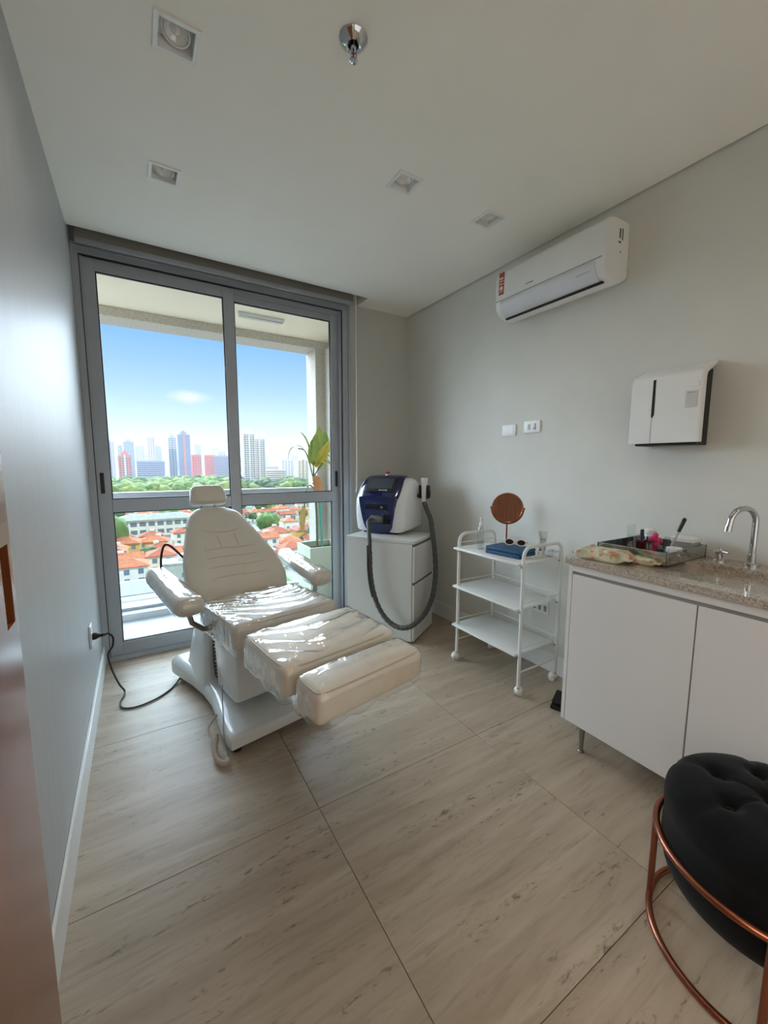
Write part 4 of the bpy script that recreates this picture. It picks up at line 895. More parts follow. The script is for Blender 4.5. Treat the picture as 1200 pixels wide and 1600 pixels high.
# ------------------------------------------------------------------ velvet stool
so = thing('velvet_stool', (1.375, 0.290, 0), 'round tufted black velvet stool in a copper wire frame', 'stool')
M_VEL = mat('black_velvet', (8, 9, 12), 0.9, spec=0.15, var=0.25, vscale=30, sheen=0.06, bump=0.15, bscale=260)
SR = 0.240
tufts = [(0, 0)] + [(0.115*math.cos(R(30+60*k)), 0.115*math.sin(R(30+60*k))) for k in range(6)]
mb = MB(); prof = []
sec = [(0.0001, 0.165), (0.10, 0.155), (0.165, 0.160), (0.200, 0.178), (0.222, 0.215), (0.231, 0.280), (0.228, 0.350), (0.232, 0.390), (0.226, 0.422), (0.205, 0.446), (0.17, 0.460), (0.13, 0.466), (0.09, 0.469), (0.05, 0.470), (0.0001, 0.470)]
sec = [(p.x, p.z) for p in crom([(r_, 0, z) for r_, z in sec], 4)]
rg = []
for r_, z in sec:
    ring_ = []
    for k in range(72):
        a = 2*PI*k/72; x, y = r_*math.cos(a), r_*math.sin(a); zz = z
        if z > 0.40:
            d = min(math.hypot(x-q[0], y-q[1]) for q in tufts); zz -= 0.026*math.exp(-(d/0.020)**2) - 0.006*math.sin(min(d/0.06, 1)*PI/2)
            # folds from button to button and to the rim
            ang = (math.degrees(a)-30) % 60; fo = math.exp(-(min(ang, 60-ang)/4.5)**2)
            if r_ > 0.02: zz -= 0.008*fo*min(1, r_/0.1)
        ring_.append((x, y, zz))
    rg.append(ring_)
cu = part('cushion', mb.loft(rg, caps=False), M_VEL, so, True, 80)
for x, y in tufts: part('button', MB().sph((x, y, 0.447), (0.010, 0.010, 0.006), u=10, v=6), M_VEL, cu, True)
for z in (0.012, 0.298):
    part('frame_ring', MB().tube([((SR+0.004)*math.cos(2*PI*k/64), (SR+0.004)*math.sin(2*PI*k/64), z) for k in range(64)], 0.0095, 10, closed=True), M_COPPER, so, True)
for k in range(4):
    a = R(108+90*k); c, s_ = math.cos(a)*(SR+0.004), math.sin(a)*(SR+0.004)
    part('leg', MB().tube([(c, s_, 0.012), (c, s_, 0.298)], 0.0088, 10), M_COPPER, so, True)


# ------------------------------------------------------------------ balcony
M_STUCCO = mat('exterior_stucco', (206, 198, 184), 0.9, var=0.0, col2=(176, 168, 156), vscale=60, bump=0.6, bscale=90)
M_SOFF = mat('balcony_soffit', (246, 232, 206), 0.85, var=0.015)
M_BTILE = mat('balcony_tile', (186, 189, 192), 0.4, var=0.03, vscale=3)
bfo = struct('balcony_floor', MB().span((-1.6, 3.33, -0.30), (1.80, 4.40, -0.031)), mat('balcony_grout', (150, 150, 146), 0.9))
btm = {}
for i, (a, b) in enumerate(((-1.6, -0.85), (-0.85, -0.20), (-0.20, 0.45), (0.45, 1.10), (1.10, 1.79))):
    for j, (c, d) in enumerate(((3.33, 3.82), (3.82, 4.055))):
        me = MB().box((0, 0, -0.005), (b-a-0.004, d-c-0.004, 0.010)).mesh('tile'); me.materials.append(M_BTILE)
        o = bpy.data.objects.new('tile', me); COL.objects.link(o); o.parent = bfo; o.location = Vector(((a+b)/2, (c+d)/2, -0.02)) - bfo.location
ku = struct('balcony_kerb', MB().span((-1.6, 4.060, -0.03), (1.79, 4.30, 0.028)), mat('kerb_core', (150, 150, 146), 0.9))
for i, (a, b) in enumerate(((-1.6, -0.85), (-0.85, -0.20), (-0.20, 0.29), (0.29, 0.94), (0.94, 1.79))):
    me = MB().box((0, 0, 0), (b-a-0.004, 0.012, 0.060)).mesh('kerb_tile'); me.materials.append(M_BTILE)
    o = bpy.data.objects.new('kerb_tile', me); COL.objects.link(o); o.parent = ku; o.location = Vector(((a+b)/2, 4.054, 0.005)) - ku.location
    me = MB().box((0, 0, 0), (b-a-0.004, 0.25, 0.010)).mesh('kerb_tile'); me.materials.append(M_BTILE)
    o = bpy.data.objects.new('kerb_tile', me); COL.objects.link(o); o.parent = ku; o.location = Vector(((a+b)/2, 4.175, 0.034)) - ku.location
struct('balcony_ceiling', MB().span((-1.7, 3.362, 2.640), (2.05, 4.47, 3.05)), M_SOFF)
struct('balcony_beam', MB().span((-1.7, 4.20, 2.560), (2.05, 4.47, 2.639), bevel=0.004, seg=1), M_STUCCO)
struct('wall_balcony', MB().span((1.795, 3.362, -0.30), (2.05, 4.47, 2.559)).span((1.695, 4.20, -0.30), (1.794, 4.47, 2.559)), M_STUCCO)
struct('facade', MB().span((1.606, 3.317, -0.30), (2.5, 3.361, 3.05)).span((-1.7, 3.317, -0.30), (XL-0.002, 3.361, 3.05)).span((XL, 3.317, 2.667), (1.605, 3.361, 3.05)), M_STUCCO)
ba = thing('balustrade', (0.05, 4.17, 0.04), 'glass balcony balustrade with aluminium top rail', 'balustrade')
M_BGL = film('balustrade_glass', (0.90, 0.945, 0.93), 1.45, 0.01, boost=0.7)
part('top_rail', MB().span((-1.6, 4.135, 1.045), (1.69, 4.205, 1.095), bevel=0.006), M_ALU, ba)
for a, b in ((-1.55, -0.235), (-0.215, 0.73), (0.75, 1.66)):
    part('glass_panel', MB().span((a, 4.165, 0.06), (b, 4.175, 1.05)), M_BGL, ba)
for x in (-1.58, -0.225, 0.74, 1.675): part('post', MB().span((x-0.010, 4.150, 0.041), (x+0.010, 4.190, 1.048)), M_ALU, ba)
part('bottom_rail', MB().span((-1.57, 4.155, 0.041), (1.66, 4.185, 0.065)), M_ALU, ba)
fd = thing('floor_drain', (-0.145, 3.57, -0.0199), 'round metal drain in the balcony floor', 'drain')
part('grate', MB().lathe([(0.0001, 0), (0.052, 0), (0.052, 0.004), (0.0001, 0.004)], caps=False), M_STEEL, fd, True)
part('rim', MB().tube([(0.055*math.cos(2*PI*k/28), 0.055*math.sin(2*PI*k/28), 0.003) for k in range(28)], 0.004, 6, closed=True), M_GREYCH, fd, True)
bl_ = thing('balcony_light', (1.02, 3.78, 2.64), 'white strip light on the balcony ceiling', 'ceiling light')
part('fitting', MB().span((0.82, 3.745, 2.612), (1.22, 3.805, 2.6395), bevel=0.004), M_WHITE, bl_)
part('diffuser', MB().span((0.83, 3.752, 2.604), (1.21, 3.798, 2.6115), bevel=0.003), mat('diffuser_grey', (190, 186, 176), 0.4), bl_)
# planter and tall plant
pl = thing('planter', (1.575, 3.84, -0.02), 'square pale cream planter on the balcony', 'planter')
M_PLNT = mat('planter_cream', (190, 190, 168), 0.6, var=0.03)
o_, i_ = 0.185, 0.165
def sq(k, z): return [(-k, -k, z), (k, -k, z), (k, k, z), (-k, k, z)]
part('pot', MB().loft([sq(o_*0.97, 0.0), sq(o_, 0.55), sq(i_, 0.55), sq(i_, 0.47)]), M_PLNT, pl, True)
part('soil', MB().box((0, 0, 0.482), (0.325, 0.325, 0.02)), mat('soil', (74, 60, 48), 0.95, bump=0.6, bscale=60), pl, True)
pn = thing('balcony_plant', (1.545, 3.86, 0.472), 'tall leafy plant with yellowing leaves in the balcony planter', 'plant')
stem = [(0, 0, 0), (0.0, 0, 0.3), (-0.01, 0, 0.55), (-0.025, 0, 0.76), (-0.02, 0, 0.92)]
part('stem', MB().tube(crom(stem, 6), [0.013 - 0.006*k/24 for k in range(25)], 8), mat('stem_green', (96, 106, 66), 0.6, var=0.2, vscale=30), pn, True)
part('support_cane', MB().tube([(0.045, -0.03, -0.0), (0.03, -0.01, 0.62)], 0.012, 8), mat('teal_cane', (86, 176, 156), 0.4), pn, True)
M_LG = mat('leaf_green', (128, 158, 70), 0.45, var=0.0, col2=(176, 178, 84), vscale=9); M_LY = mat('leaf_yellow', (206, 186, 70), 0.5, var=0.1, vscale=12)
M_LB = mat('leaf_dry', (206, 142, 92), 0.7, var=0.0, col2=(176, 118, 70), vscale=14); M_LT = mat('leaf_tan', (206, 176, 104), 0.7, var=0.12, vscale=12)
def leaf_blade(pts, w, m, nm='leaf', twist=0.3, fold=0.25):
    P = crom(pts, 6); n = len(P); rg = []
    side0 = None
    for i, q in enumerate(P):
        t = i/(n-1); tn = (P[min(i+1, n-1)]-P[max(i-1, 0)]).normalized()
        sd_ = Vector((math.cos(twist), math.sin(twist), 0)); sd_ = (sd_ - tn*sd_.dot(tn)).normalized(); up = sd_.cross(tn)
        ww = w*max(0.06, math.sin(PI*min(1, 0.10+t*0.90))**0.8)*(1.0 + 0.12*math.sin(i*1.7))
        dz = up*ww*fold
        rg.append([q-sd_*ww+dz, q-sd_*ww*0.5+dz*0.35, q, q+sd_*ww*0.5+dz*0.35, q+sd_*ww+dz, q+sd_*ww*0.5+dz*0.35-up*0.002, q-up*0.003, q-sd_*ww*0.5+dz*0.35-up*0.002])
    part(nm, MB().loft(rg), m, pn, True, 80)
def petiole(pts): part('petiole', MB().tube(crom(pts, 5), 0.006, 6), MATS['stem_green'], pn, True)
leaf_blade([(-0.02, 0, 0.92), (0.0, -0.01, 1.02), (0.02, -0.02, 1.14), (0.03, -0.03, 1.24)], 0.062, M_LG, twist=0.2)
leaf_blade([(-0.02, 0.01, 0.88), (-0.06, 0.0, 1.00), (-0.11, -0.01, 1.12), (-0.16, -0.02, 1.18)], 0.030, M_LG, twist=0.9)
leaf_blade([(-0.01, 0, 0.86), (0.05, -0.02, 0.94), (0.10, -0.03, 1.02), (0.13, -0.04, 1.10)], 0.050, M_LY, twist=-0.4)
leaf_blade([(-0.02, -0.01, 0.90), (-0.03, -0.02, 0.98), (-0.02, -0.03, 1.08), (0.0, -0.03, 1.16)], 0.05, M_LG, twist=-0.2)
leaf_blade([(0.0, 0, 0.84), (0.06, -0.01, 0.93), (0.12, -0.02, 0.97), (0.16, -0.03, 0.93)], 0.035, M_LY, twist=0.8)
leaf_blade([(0.03, 0.0, 0.82), (0.09, -0.01, 0.90), (0.13, -0.02, 0.90), (0.16, -0.02, 0.86)], 0.030, M_LG, twist=0.5)
leaf_blade([(0.0, 0.01, 0.90), (0.06, 0.0, 1.02), (0.10, -0.01, 1.12), (0.09, -0.01, 1.20)], 0.046, M_LG, twist=-0.5)
leaf_blade([(-0.02, 0.0, 0.86), (-0.06, -0.01, 0.92), (-0.07, -0.02, 1.0), (-0.05, -0.02, 1.08)], 0.034, M_LG, twist=0.4)
leaf_blade([(-0.02, 0.0, 0.84), (0.02, -0.03, 0.90), (0.06, -0.05, 0.90), (0.10, -0.06, 0.86)], 0.045, M_LY, twist=1.0)
petiole([(-0.025, 0, 0.70), (-0.07, -0.01, 0.88), (-0.12, -0.02, 1.00), (-0.19, -0.02, 1.02)])
leaf_blade([(-0.12, -0.02, 1.00), (-0.16, -0.02, 1.04), (-0.21, -0.02, 1.05)], 0.016, M_LG, twist=1.2)
leaf_blade([(-0.23, -0.02, 1.04), (-0.27, -0.02, 1.00), (-0.29, -0.02, 0.92)], 0.018, M_LG, twist=1.2)
petiole([(-0.025, 0, 0.74), (0.02, -0.01, 0.82), (0.08, -0.02, 0.90)])
leaf_blade([(-0.02, -0.02, 0.76), (0.0, -0.05, 0.72), (0.01, -0.06, 0.62), (0.0, -0.06, 0.50)], 0.052, M_LB, twist=0.1, fold=0.5)
petiole([(-0.02, 0, 0.62), (-0.08, -0.02, 0.66), (-0.13, -0.03, 0.58), (-0.14, -0.03, 0.44)])
leaf_blade([(-0.14, -0.03, 0.46), (-0.145, -0.03, 0.38), (-0.155, -0.03, 0.28), (-0.16, -0.03, 0.18)], 0.044, M_LT, twist=0.4, fold=0.4)

# ------------------------------------------------------------------ city far below
GZ0 = -30.0
struct('city_ground', MB().span((-2500, 40, GZ0-1), (4200, 5200, GZ0)), mat('city_ground', (176, 170, 160), 0.95, var=0.0, col2=(122, 128, 110), vscale=0.02))
rg = []
for k in range(61):
    x = -900+3400*k/60; z = GZ0+38+34*noise.noise(Vector((k*0.17, 3.1, 0)))
    rg.append([(x, 3300, GZ0), (x, 3500, z+10), (x, 4200, GZ0)])
struct('hill_ridge', MB().loft(rg, closed=False, caps=False), mat('hill_green', (110, 130, 116), 0.95, var=0.15, vscale=0.01))
M_WIN = mat('far_window_glass', (112, 128, 148), 0.2, var=0.1); M_SLAB = mat('tower_slab', (226, 222, 216), 0.8)
def tower(x0, x1, y, zt, col, label, depth=None, floor=3.1, bays=5, kind=0, name='apartment_tower', crown=True, acc=None):
    w = x1-x0; d = depth or w*0.9; t = thing(name, ((x0+x1)/2, y+d/2, GZ0), label, 'building', 'towers on the skyline')
    m = mat('tower_%d_%d_%d' % col, col, 0.85, var=0.03, vscale=0.3)
    part('wall', MB().span((x0, y, GZ0), (x1, y+d, zt)), m, t)
    nf = max(2, int((zt-GZ0-2)/floor)); bw = w/bays
    wn_ = MB(); sl = MB()
    for f in range(nf):
        z = GZ0+2+f*floor
        if z+floor > zt: break
        if kind == 0:
            for b in range(bays): wn_.span((x0+bw*(b+0.2), y-0.08, z+0.7), (x0+bw*(b+0.8), y+0.1, z+2.2))
        elif kind == 1:
            wn_.span((x0+0.4, y-0.08, z+0.9), (x1-0.4, y+0.1, z+2.4))
        if kind == 2:
            for b in range(bays): wn_.span((x0+bw*(b+0.15), y-0.08, z+0.5), (x0+bw*(b+0.85), y+0.1, z+2.4))
            sl.span((x0+w*0.06, y-1.3, z), (x0+w*0.40, y, z+0.9)).span((x0+w*0.60, y-1.3, z), (x0+w*0.94, y, z+0.9))
        for s_ in range(2): wn_.span((x0-0.08, y+d*(0.2+0.4*s_), z+0.8), (x0+0.1, y+d*(0.4+0.4*s_), z+2.2))
    tag(part('window_band', wn_, M_WIN, t), kind='stuff')
    if kind == 2: tag(part('balcony_slab', sl, M_SLAB, t), kind='stuff')
    if kind in (0, 2):
        for b in (0, bays): part('pilaster', MB().span((x0+bw*b-0.5, y-0.5, GZ0), (x0+bw*b+0.5, y+0.2, zt)), m, t)
    if acc: part('core_strip', MB().span((x0+w*0.42, y-0.7, GZ0), (x0+w*0.58, y, zt+1)), mat('tower_%d_%d_%d' % acc, acc, 0.85, var=0.03, vscale=0.3), t)
    if crown: part('roof_block', MB().span((x0+w*0.25, y+d*0.2, zt), (x0+w*0.75, y+d*0.8, zt+4.5)).span((x0+w*0.42, y+d*0.3, zt+4.5), (x0+w*0.58, y+d*0.6, zt+7)), m, t)
    return t
tower(-44, -33, 900, 41, (214, 214, 216), 'pale grey tower at the far left edge of the skyline', kind=0, bays=3, acc=(150, 160, 176))
tower(-31, -22, 1000, 38, (206, 208, 212), 'slim light grey tower just right of the far left one', kind=1)
tower(-20, -5.5, 650, 12, (222, 150, 150), 'pink and white stepped apartment block at the left of the skyline', kind=0, bays=4, acc=(226, 220, 218))
tower(-22.6, -2, 1100, 50, (168, 180, 200), 'blue-grey tower rising behind the pink block', kind=1)
tower(0.5, 19, 1200, 44, (216, 216, 212), 'cream tower between the blue-grey tower and the slender beige one', kind=0, bays=4)
tower(23, 36, 1000, 56, (222, 206, 190), 'slender beige tower left of the tall glass pair', kind=0, bays=3)
tower(44, 60, 1250, 47, (196, 200, 208), 'hazy pale tower right of the slender beige one', kind=1)
tower(0.5, 38, 720, 5.0, (158, 172, 196), 'wide low blue-grey office block in front of the towers', kind=1, name='office_block', crown=False, depth=18)
tower(51, 63, 820, 47, (190, 190, 188), 'grey tower with white bands, left of the tall glass pair', kind=2, bays=3)
tower(63, 82, 780, 51, (146, 166, 196), 'tall blue glass tower, highest of the left skyline', kind=1, name='glass_tower', acc=(206, 150, 142))
tower(75, 106, 700, 15, (226, 134, 128), 'long red apartment slab above the tree belt', kind=0, bays=9, name='apartment_slab', crown=False, depth=14, acc=(232, 214, 208))
tower(112, 140, 740, 15, (160, 166, 190), 'grey-blue slab next to the red one', kind=1, name='apartment_slab', crown=False, depth=14)
tower(169, 190, 1500, 64, (190, 198, 210), 'faint far tower above the red slab', kind=1)
tower(210, 228, 1400, 54, (222, 204, 188), 'beige far tower just left of the window mullion', kind=0, bays=3)
tower(179, 196, 1100, 32, (206, 206, 210), 'small pale tower beside the beige far tower', kind=0, bays=3)
tower(132, 147.5, 600, 44, (232, 222, 212), 'tall white apartment tower alone in the right pane', kind=2, bays=4, acc=(232, 224, 216))
tower(148.8, 165, 612, 38.5, (226, 218, 212), 'slightly lower white wing of the lone tower in the right pane', kind=2, bays=4, acc=(222, 216, 212))
tower(279, 306, 900, 11.5, (224, 222, 222), 'mid-height white block right of the lone tower', kind=0, bays=4, name='apartment_block')
tower(225, 243, 640, 7, (232, 222, 200), 'cream block right beside the balcony plant', kind=0, bays=3, name='apartment_block', acc=(196, 160, 130))
tower(168, 205, 640, -8, (226, 216, 200), 'low cream building at the foot of the lone tower', kind=1, name='low_building', crown=False, depth=16)
tower(262, 330, 1020, -4, (222, 204, 186), 'long low tan building on the far right skyline', kind=1, name='low_building', crown=False, depth=20)

for k, (x, y, w, z) in enumerate(((-75, 820, 16, 36), (-104, 900, 18, 48), (-140, 760, 22, 20), (-185, 980, 20, 55), (-240, 900, 24, 30))):
    tower(x, x+w, y, z, [(214, 208, 202), (190, 198, 210), (222, 190, 180), (206, 206, 208), (224, 214, 198)][k], ['%s tower outside the view, %s left of the skyline' % (c, ['first', 'second', 'third', 'fourth', 'fifth'][k]) for c in ('beige', 'blue-grey', 'pink', 'grey', 'cream')][k], kind=k % 3, bays=4)
NTH = ['first', 'second', 'third', 'fourth', 'fifth', 'sixth', 'seventh', 'eighth', 'ninth', 'tenth', 'eleventh', 'twelfth', 'thirteenth', 'fourteenth']
r9 = random.Random(4); PALE = [(214, 212, 210), (224, 212, 198), (200, 204, 212), (226, 220, 212), (216, 190, 180)]
for k in range(14):
    y = 1700+40*(k % 4); x = y*(-0.055+0.032*k+r9.uniform(-0.006, 0.006)); w = r9.uniform(22, 38)
    tower(x, x+w, y, r9.uniform(5, 42), PALE[k % 5], 'faint pale block on the horizon, %s from the left of its line' % NTH[k], kind=1, name='far_block', crown=(k % 3 == 0), floor=4.0)
M_TRUNK = mat('tree_trunk', (92, 76, 60), 0.9)
GR = [mat('foliage_a', (124, 152, 84), 0.9, var=0.0, col2=(84, 116, 60), vscale=0.25), mat('foliage_b', (160, 174, 104), 0.9, var=0.0, col2=(116, 138, 72), vscale=0.25), mat('foliage_c', (98, 124, 88), 0.9, var=0.0, col2=(70, 96, 68), vscale=0.25)]
def blob(mb, c, r, sd, sub=2, mi=0):
    q = bmesh.ops.create_icosphere(mb.bm, subdivisions=sub, radius=1.0)['verts']
    for v in q:
        k = 1+0.34*noise.noise(v.co*1.7+Vector((sd, 0, 0)))+0.26*noise.noise(v.co*4.5+Vector((0, sd, 0)))
        v.co = Vector((c[0]+v.co.x*r[0]*k, c[1]+v.co.y*r[1]*k, c[2]+v.co.z*r[2]*k))
    if mi:
        for f in {f for v in q for f in v.link_faces}: f.material_index = mi
rnd = random.Random(11)
def belt(x0, x1, y0, y1, n, rmin, rmax, label, wts, clear=()):
    mb = MB()
    for k in range(n):
        y = rnd.uniform(y0, y1); x = rnd.uniform(x0*y, x1*y); r_ = rnd.uniform(rmin, rmax)
        if any(a-r_*1.4 < x < b+r_*1.4 and c-r_*1.4 < y < d+r_*1.4 for a, b, c, d in clear): continue
        blob(mb, (x, y, GZ0+r_*1.05), (r_, r_, r_*0.85), k+n, 2, rnd.choice(wts))
    o = solo('tree_belt', mb, GR[0], label, 'trees', kind='stuff', angle=180)
    o.data.materials.append(GR[1]); o.data.materials.append(GR[2])
belt(-0.035, 0.205, 395, 610, 420, 4.0, 8.5, 'broad green tree belt below the left-hand skyline', (0, 0, 0, 1, 1, 2))
belt(-0.55, -0.036, 150, 620, 420, 3.5, 8.0, 'broad green tree belt left of the window view', (0, 0, 2, 1), [(-60, 0, 190, 215), (-24, 6, 70, 92)])
TW = [(132, 166, 600, 628), (225, 244, 640, 658), (168, 206, 640, 657), (279, 307, 900, 926)]
belt(0.225, 0.47, 430, 760, 240, 3.0, 6.5, 'scattered tree crowns below the right-hand skyline', (0, 2, 2, 1), TW)
OCC = []
def free(x, y, r_):
    if any((x-a)**2+(y-b)**2 < (r_+c)**2 for a, b, c in OCC): return False
    OCC.append((x, y, r_)); return True
USED = set()
def tree(x, y, r_, h, gi, label, sd):
    if label in USED or not free(x, y, r_*1.05): return
    USED.add(label)
    t = thing('tree', (x, y, GZ0), label, 'tree', 'trees among the houses')
    c = MB()
    for k in range(6):
        a = k*1.05+sd; blob(c, (x+r_*0.42*math.cos(a), y+r_*0.42*math.sin(a), GZ0+h-r_*0.7+r_*0.3*math.sin(a*2)), (r_*0.55, r_*0.55, r_*0.5), sd+k, 2)
    part('crown', c, GR[gi], t, angle=180)
    part('trunk', MB().cyl((x, y, GZ0), (x, y, GZ0+h-r_*0.6), r_*0.09, r_*0.06, n=8), M_TRUNK, t)
ROOF = [('orange', (222, 132, 88)), ('terracotta', (204, 112, 80)), ('faded red', (192, 112, 92)), ('pale grey', (186, 184, 178))]
WALLC = [('white', (238, 234, 226)), ('cream', (234, 222, 198)), ('grey', (196, 194, 190)), ('ochre', (222, 184, 110))]
def roofmat(i):
    n, c = ROOF[i]; return mat('roof_'+n.replace(' ', '_'), c, 0.85, var=0.0, col2=tuple(int(v*0.80) for v in c), vscale=0.9, bump=0.5, bscale=3.0)
def house(x, y, w, d, h, ri, wi, rz, label, hip=True):
    t = thing('house', (x, y, GZ0), label, 'house', 'houses in the rows below the balcony', rz=R(rz))
    wm_ = mat('house_'+WALLC[wi][0], WALLC[wi][1], 0.85, var=0.05, vscale=0.5)
    part('walls', MB().box((0, 0, h/2), (w, d, h)), wm_, t, True)
    rf = MB(); o = 0.5; rh = min(w, d)*0.24
    if ri == 3: rf.box((0, 0, h+0.2), (w+0.4, d+0.4, 0.5))
    else:
        e = [(-w/2-o, -d/2-o, h), (w/2+o, -d/2-o, h), (w/2+o, d/2+o, h), (-w/2-o, d/2+o, h)]
        k = (min(w, d)/2 if hip else 0.0)
        if w >= d: rd = [(-w/2-o+(k+o if hip else 0), 0, h+rh), (w/2+o-(k+o if hip else 0), 0, h+rh)]
        else: rd = [(0, -d/2-o+(k+o if hip else 0), h+rh), (0, d/2+o-(k+o if hip else 0), h+rh)]
        v = [rf.bm.verts.new(p) for p in e]; r_ = [rf.bm.verts.new(p) for p in rd]; b = [rf.bm.verts.new((p[0], p[1], p[2]-0.25)) for p in e]
        if w >= d: fs = [(v[0], v[1], r_[1], r_[0]), (v[2], v[3], r_[0], r_[1]), (v[1], v[2], r_[1]), (v[3], v[0], r_[0])]
        else: fs = [(v[1], v[2], r_[1], r_[0]), (v[3], v[0], r_[0], r_[1]), (v[0], v[1], r_[0]), (v[2], v[3], r_[1])]
        for f in fs: rf.bm.faces.new(f)
        for i in range(4): rf.bm.faces.new((b[i], b[(i+1) % 4], v[(i+1) % 4], v[i]))
        rf.bm.faces.new(b)
    rp = part('roof', rf, roofmat(ri), t, True, 10)
    if rnd.random() < 0.6:
        sx = rnd.uniform(-0.25, 0.25)*w; part('water_tank', MB().box((sx, d*0.12, h+rh*0.75), (1.6, 1.6, 1.8), bevel=0.1), mat('tank_white', (226, 222, 214), 0.7), rp, True)
    nw = 3 if w > 9 else 2
    for k in range(nw):
        wx = (k-(nw-1)/2)*w/nw
        if h > 5: part('window', MB().span((wx-0.6, -d/2-0.06, h*0.62), (wx+0.6, -d/2+0.1, h*0.62+1.3)), M_WIN, t, True)
        part('window', MB().span((wx-0.6, -d/2-0.06, 1.1), (wx+0.6, -d/2+0.1, 2.3)), M_WIN, t, True)
    part('door', MB().span((w*0.36, -d/2-0.06, 0), (w*0.46, -d/2+0.1, 2.1)), mat('house_door', (130, 100, 76), 0.7), t, True)
# landmarks first, so that houses keep clear of them
for x in (-8, 0, 6, 13, 20): OCC.append((x, 205, 7.5))
for k, (x, y, r_, h) in enumerate(((50, 262, 8, 13), (68, 255, 7, 11), (37, 190, 5, 9), (50, 184, 5.5, 9), (12, 224, 6, 9), (24, 186, 5, 8), (17, 158, 4.5, 7), (60, 150, 4.5, 8))):
    tree(x, y, r_, h, [2, 1, 2, 0, 0, 1, 0, 2][k], ['big dark tree seen right of the chair headrest', 'lighter tree next to the big dark one', 'dark tree in front of the white houses', 'green tree right of the dark one', 'green tree behind the white school block', 'small tree right of the school block', 'round tree among the orange roofs left of the chair', 'dark tree near the balcony planter'][k], k*3.3+50)
ORD = ['first', 'second', 'third', 'fourth', 'fifth', 'sixth', 'seventh', 'eighth', 'ninth', 'tenth', 'eleventh', 'twelfth', 'thirteenth', 'fourteenth']
rows = [(122, 'nearest'), (133, 'second nearest'), (145, 'third nearest'), (158, 'fourth nearest'), (172, 'fifth nearest'), (186, 'middle'), (222, 'fifth farthest'), (243, 'fourth farthest'), (267, 'third farthest'), (294, 'second farthest'), (326, 'farthest')]
for ri_, (D, rn) in enumerate(rows):
    x = -0.075*D + rnd.uniform(0, 3); idx = 0
    while x < 0.45*D and idx < 14:
        w = rnd.uniform(6.0, 9.5); d = rnd.uniform(5.5, 8.0); h = rnd.choice([3.0, 3.4, 4.6, 5.4])
        rc = rnd.choice([0, 0, 0, 1, 1, 2, 3]); wc = rnd.choice([0, 0, 0, 0, 1, 1, 2, 2, 3]); rz = rnd.uniform(-9, 9); yy = D+rnd.uniform(-1.5, 1.5); hp_ = rnd.random() < 0.6
        if free(x+w/2, yy, 0.50*max(w, d)+0.4):
            house(x+w/2, yy, w, d, h, rc, wc, rz, '%s house with %s roof, %s from the left in the %s row' % (WALLC[wc][0], ROOF[rc][0], ORD[idx], rn), hp_); idx += 1
        x += w+rnd.uniform(1.0, 3.5)
        if rnd.random() < 0.22 and idx:
            r_ = rnd.uniform(2.2, 3.4); tree(x+r_, D+rnd.uniform(-2, 2), r_, r_*2.0, rnd.choice([0, 1, 2]), 'small tree right of the %s house in the %s row' % (ORD[idx-1], rn), D*1.7+x); x += 2*r_+1.5
# long school block with grey roof and a run of windows
sc_ = thing('school_block', (6, 203, GZ0), 'long two-storey white block with grey roof among the houses', 'building')
part('walls', MB().span((-8, 200, GZ0), (20, 210, GZ0+7.4)), mat('house_white', (238, 234, 226), 0.85), sc_)
part('roof', MB().loft([[(-9.5, 198.5, GZ0+7.4), (21.5, 198.5, GZ0+7.4), (21.5, 211.5, GZ0+7.4), (-9.5, 211.5, GZ0+7.4)], [(-4, 204.5, GZ0+9.4), (16, 204.5, GZ0+9.4), (16, 205.5, GZ0+9.4), (-4, 205.5, GZ0+9.4)]]), roofmat(3), sc_, angle=10)
for f in range(2):
    for k in range(8): part('window', MB().span((-7+k*3.35, 199.9, GZ0+1.1+3.4*f), (-4.6+k*3.35, 200.1, GZ0+2.9+3.4*f)), M_WIN, sc_)
wh = thing('warehouse', (19, 365, GZ0), 'wide flat white warehouse roof in front of the tree belt', 'building')
part('walls', MB().span((-6, 354, GZ0), (44, 372, GZ0+4)), mat('house_grey', (196, 194, 190), 0.85), wh)
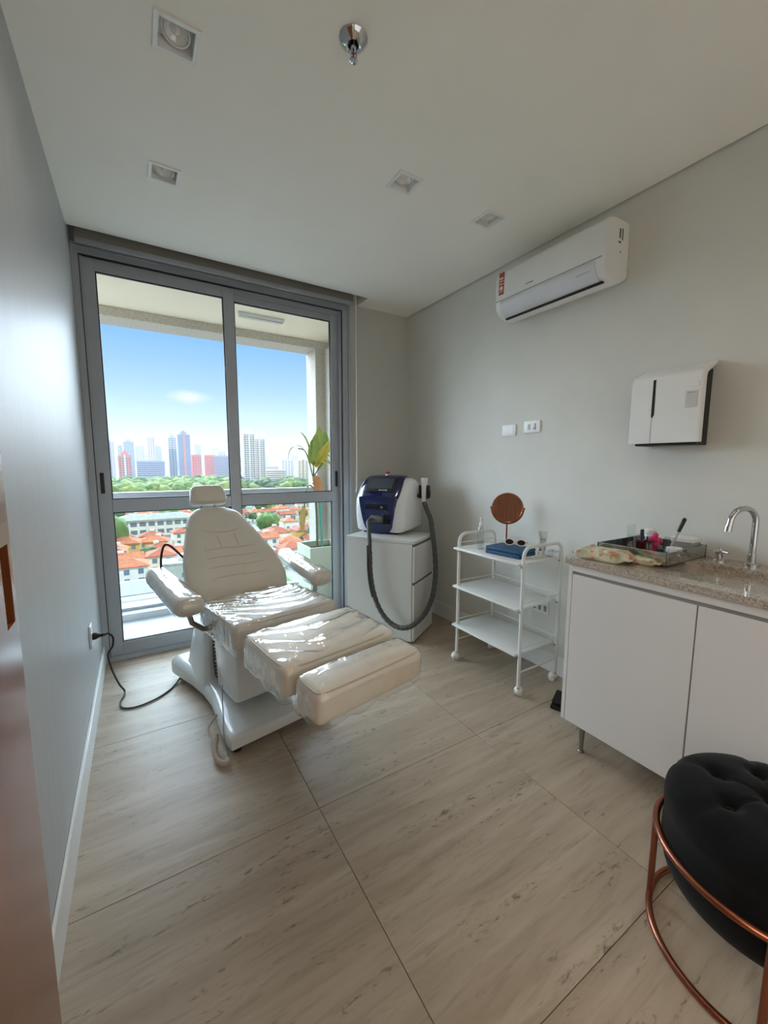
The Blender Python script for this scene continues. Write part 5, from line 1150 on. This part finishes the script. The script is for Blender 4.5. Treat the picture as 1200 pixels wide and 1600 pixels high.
part('roof', MB().loft([[(-7, 353, GZ0+4), (45, 353, GZ0+4), (45, 373, GZ0+4), (-7, 373, GZ0+4)], [(-5, 361, GZ0+6), (43, 361, GZ0+6), (43, 366, GZ0+6), (-5, 366, GZ0+6)]]), mat('white_sheet_roof', (232, 228, 218), 0.7), wh, angle=10)
nr = thing('sheet_roof_shed', (-9, 106, GZ0), 'grey sheet metal shed roof just below the balcony', 'building')
part('walls', MB().span((-22, 100, GZ0), (4, 112, GZ0+3.4)), MATS['house_grey'], nr)
part('roof', MB().loft([[(-22.5, 99.5, GZ0+3.4), (4.5, 99.5, GZ0+3.4), (4.5, 112.5, GZ0+3.4), (-22.5, 112.5, GZ0+3.4)], [(-22.5, 106, GZ0+4.6), (4.5, 106, GZ0+4.6), (4.5, 106.2, GZ0+4.6), (-22.5, 106.2, GZ0+4.6)]]), mat('grey_sheet_roof', (140, 148, 144), 0.6, var=0.1, vscale=0.8), nr, angle=10)
solo('lawn', MB().span((5.5, 99, GZ0+0.01), (34, 114, GZ0+0.12)), mat('lawn_green', (96, 140, 80), 0.95, var=0.15, vscale=0.5), 'green lawn patch below the balcony', 'lawn')
tc_ = thing('pale_terrace', (6, 91, GZ0), 'pale concrete terrace building right below the balcony', 'building')
part('walls', MB().span((-10, 84, GZ0), (26, 97, GZ0+3.0)), mat('terrace_concrete', (196, 194, 190), 0.85), tc_)
for y in (84.3, 96.7): part('parapet', MB().span((-10, y-0.3, GZ0+3), (26, y+0.3, GZ0+3.8)), mat('house_white', (238, 234, 226), 0.85), tc_)
# thin morning haze over the distant city
hz = bpy.data.materials.new('city_haze'); hz.use_nodes = True; t = hz.node_tree; t.nodes.clear()
ho = t.nodes.new('ShaderNodeOutputMaterial'); hv = t.nodes.new('ShaderNodeVolumeScatter'); hv.inputs['Color'].default_value = (0.86, 0.92, 1.0, 1); hv.inputs['Density'].default_value = 0.00045
t.links.new(hv.outputs[0], ho.inputs['Volume'])
hb = solo('haze', MB().span((-1500, 330, GZ0+0.5), (3000, 3200, GZ0+160)), hz, 'thin pale haze over the distant city', 'haze', kind='stuff')
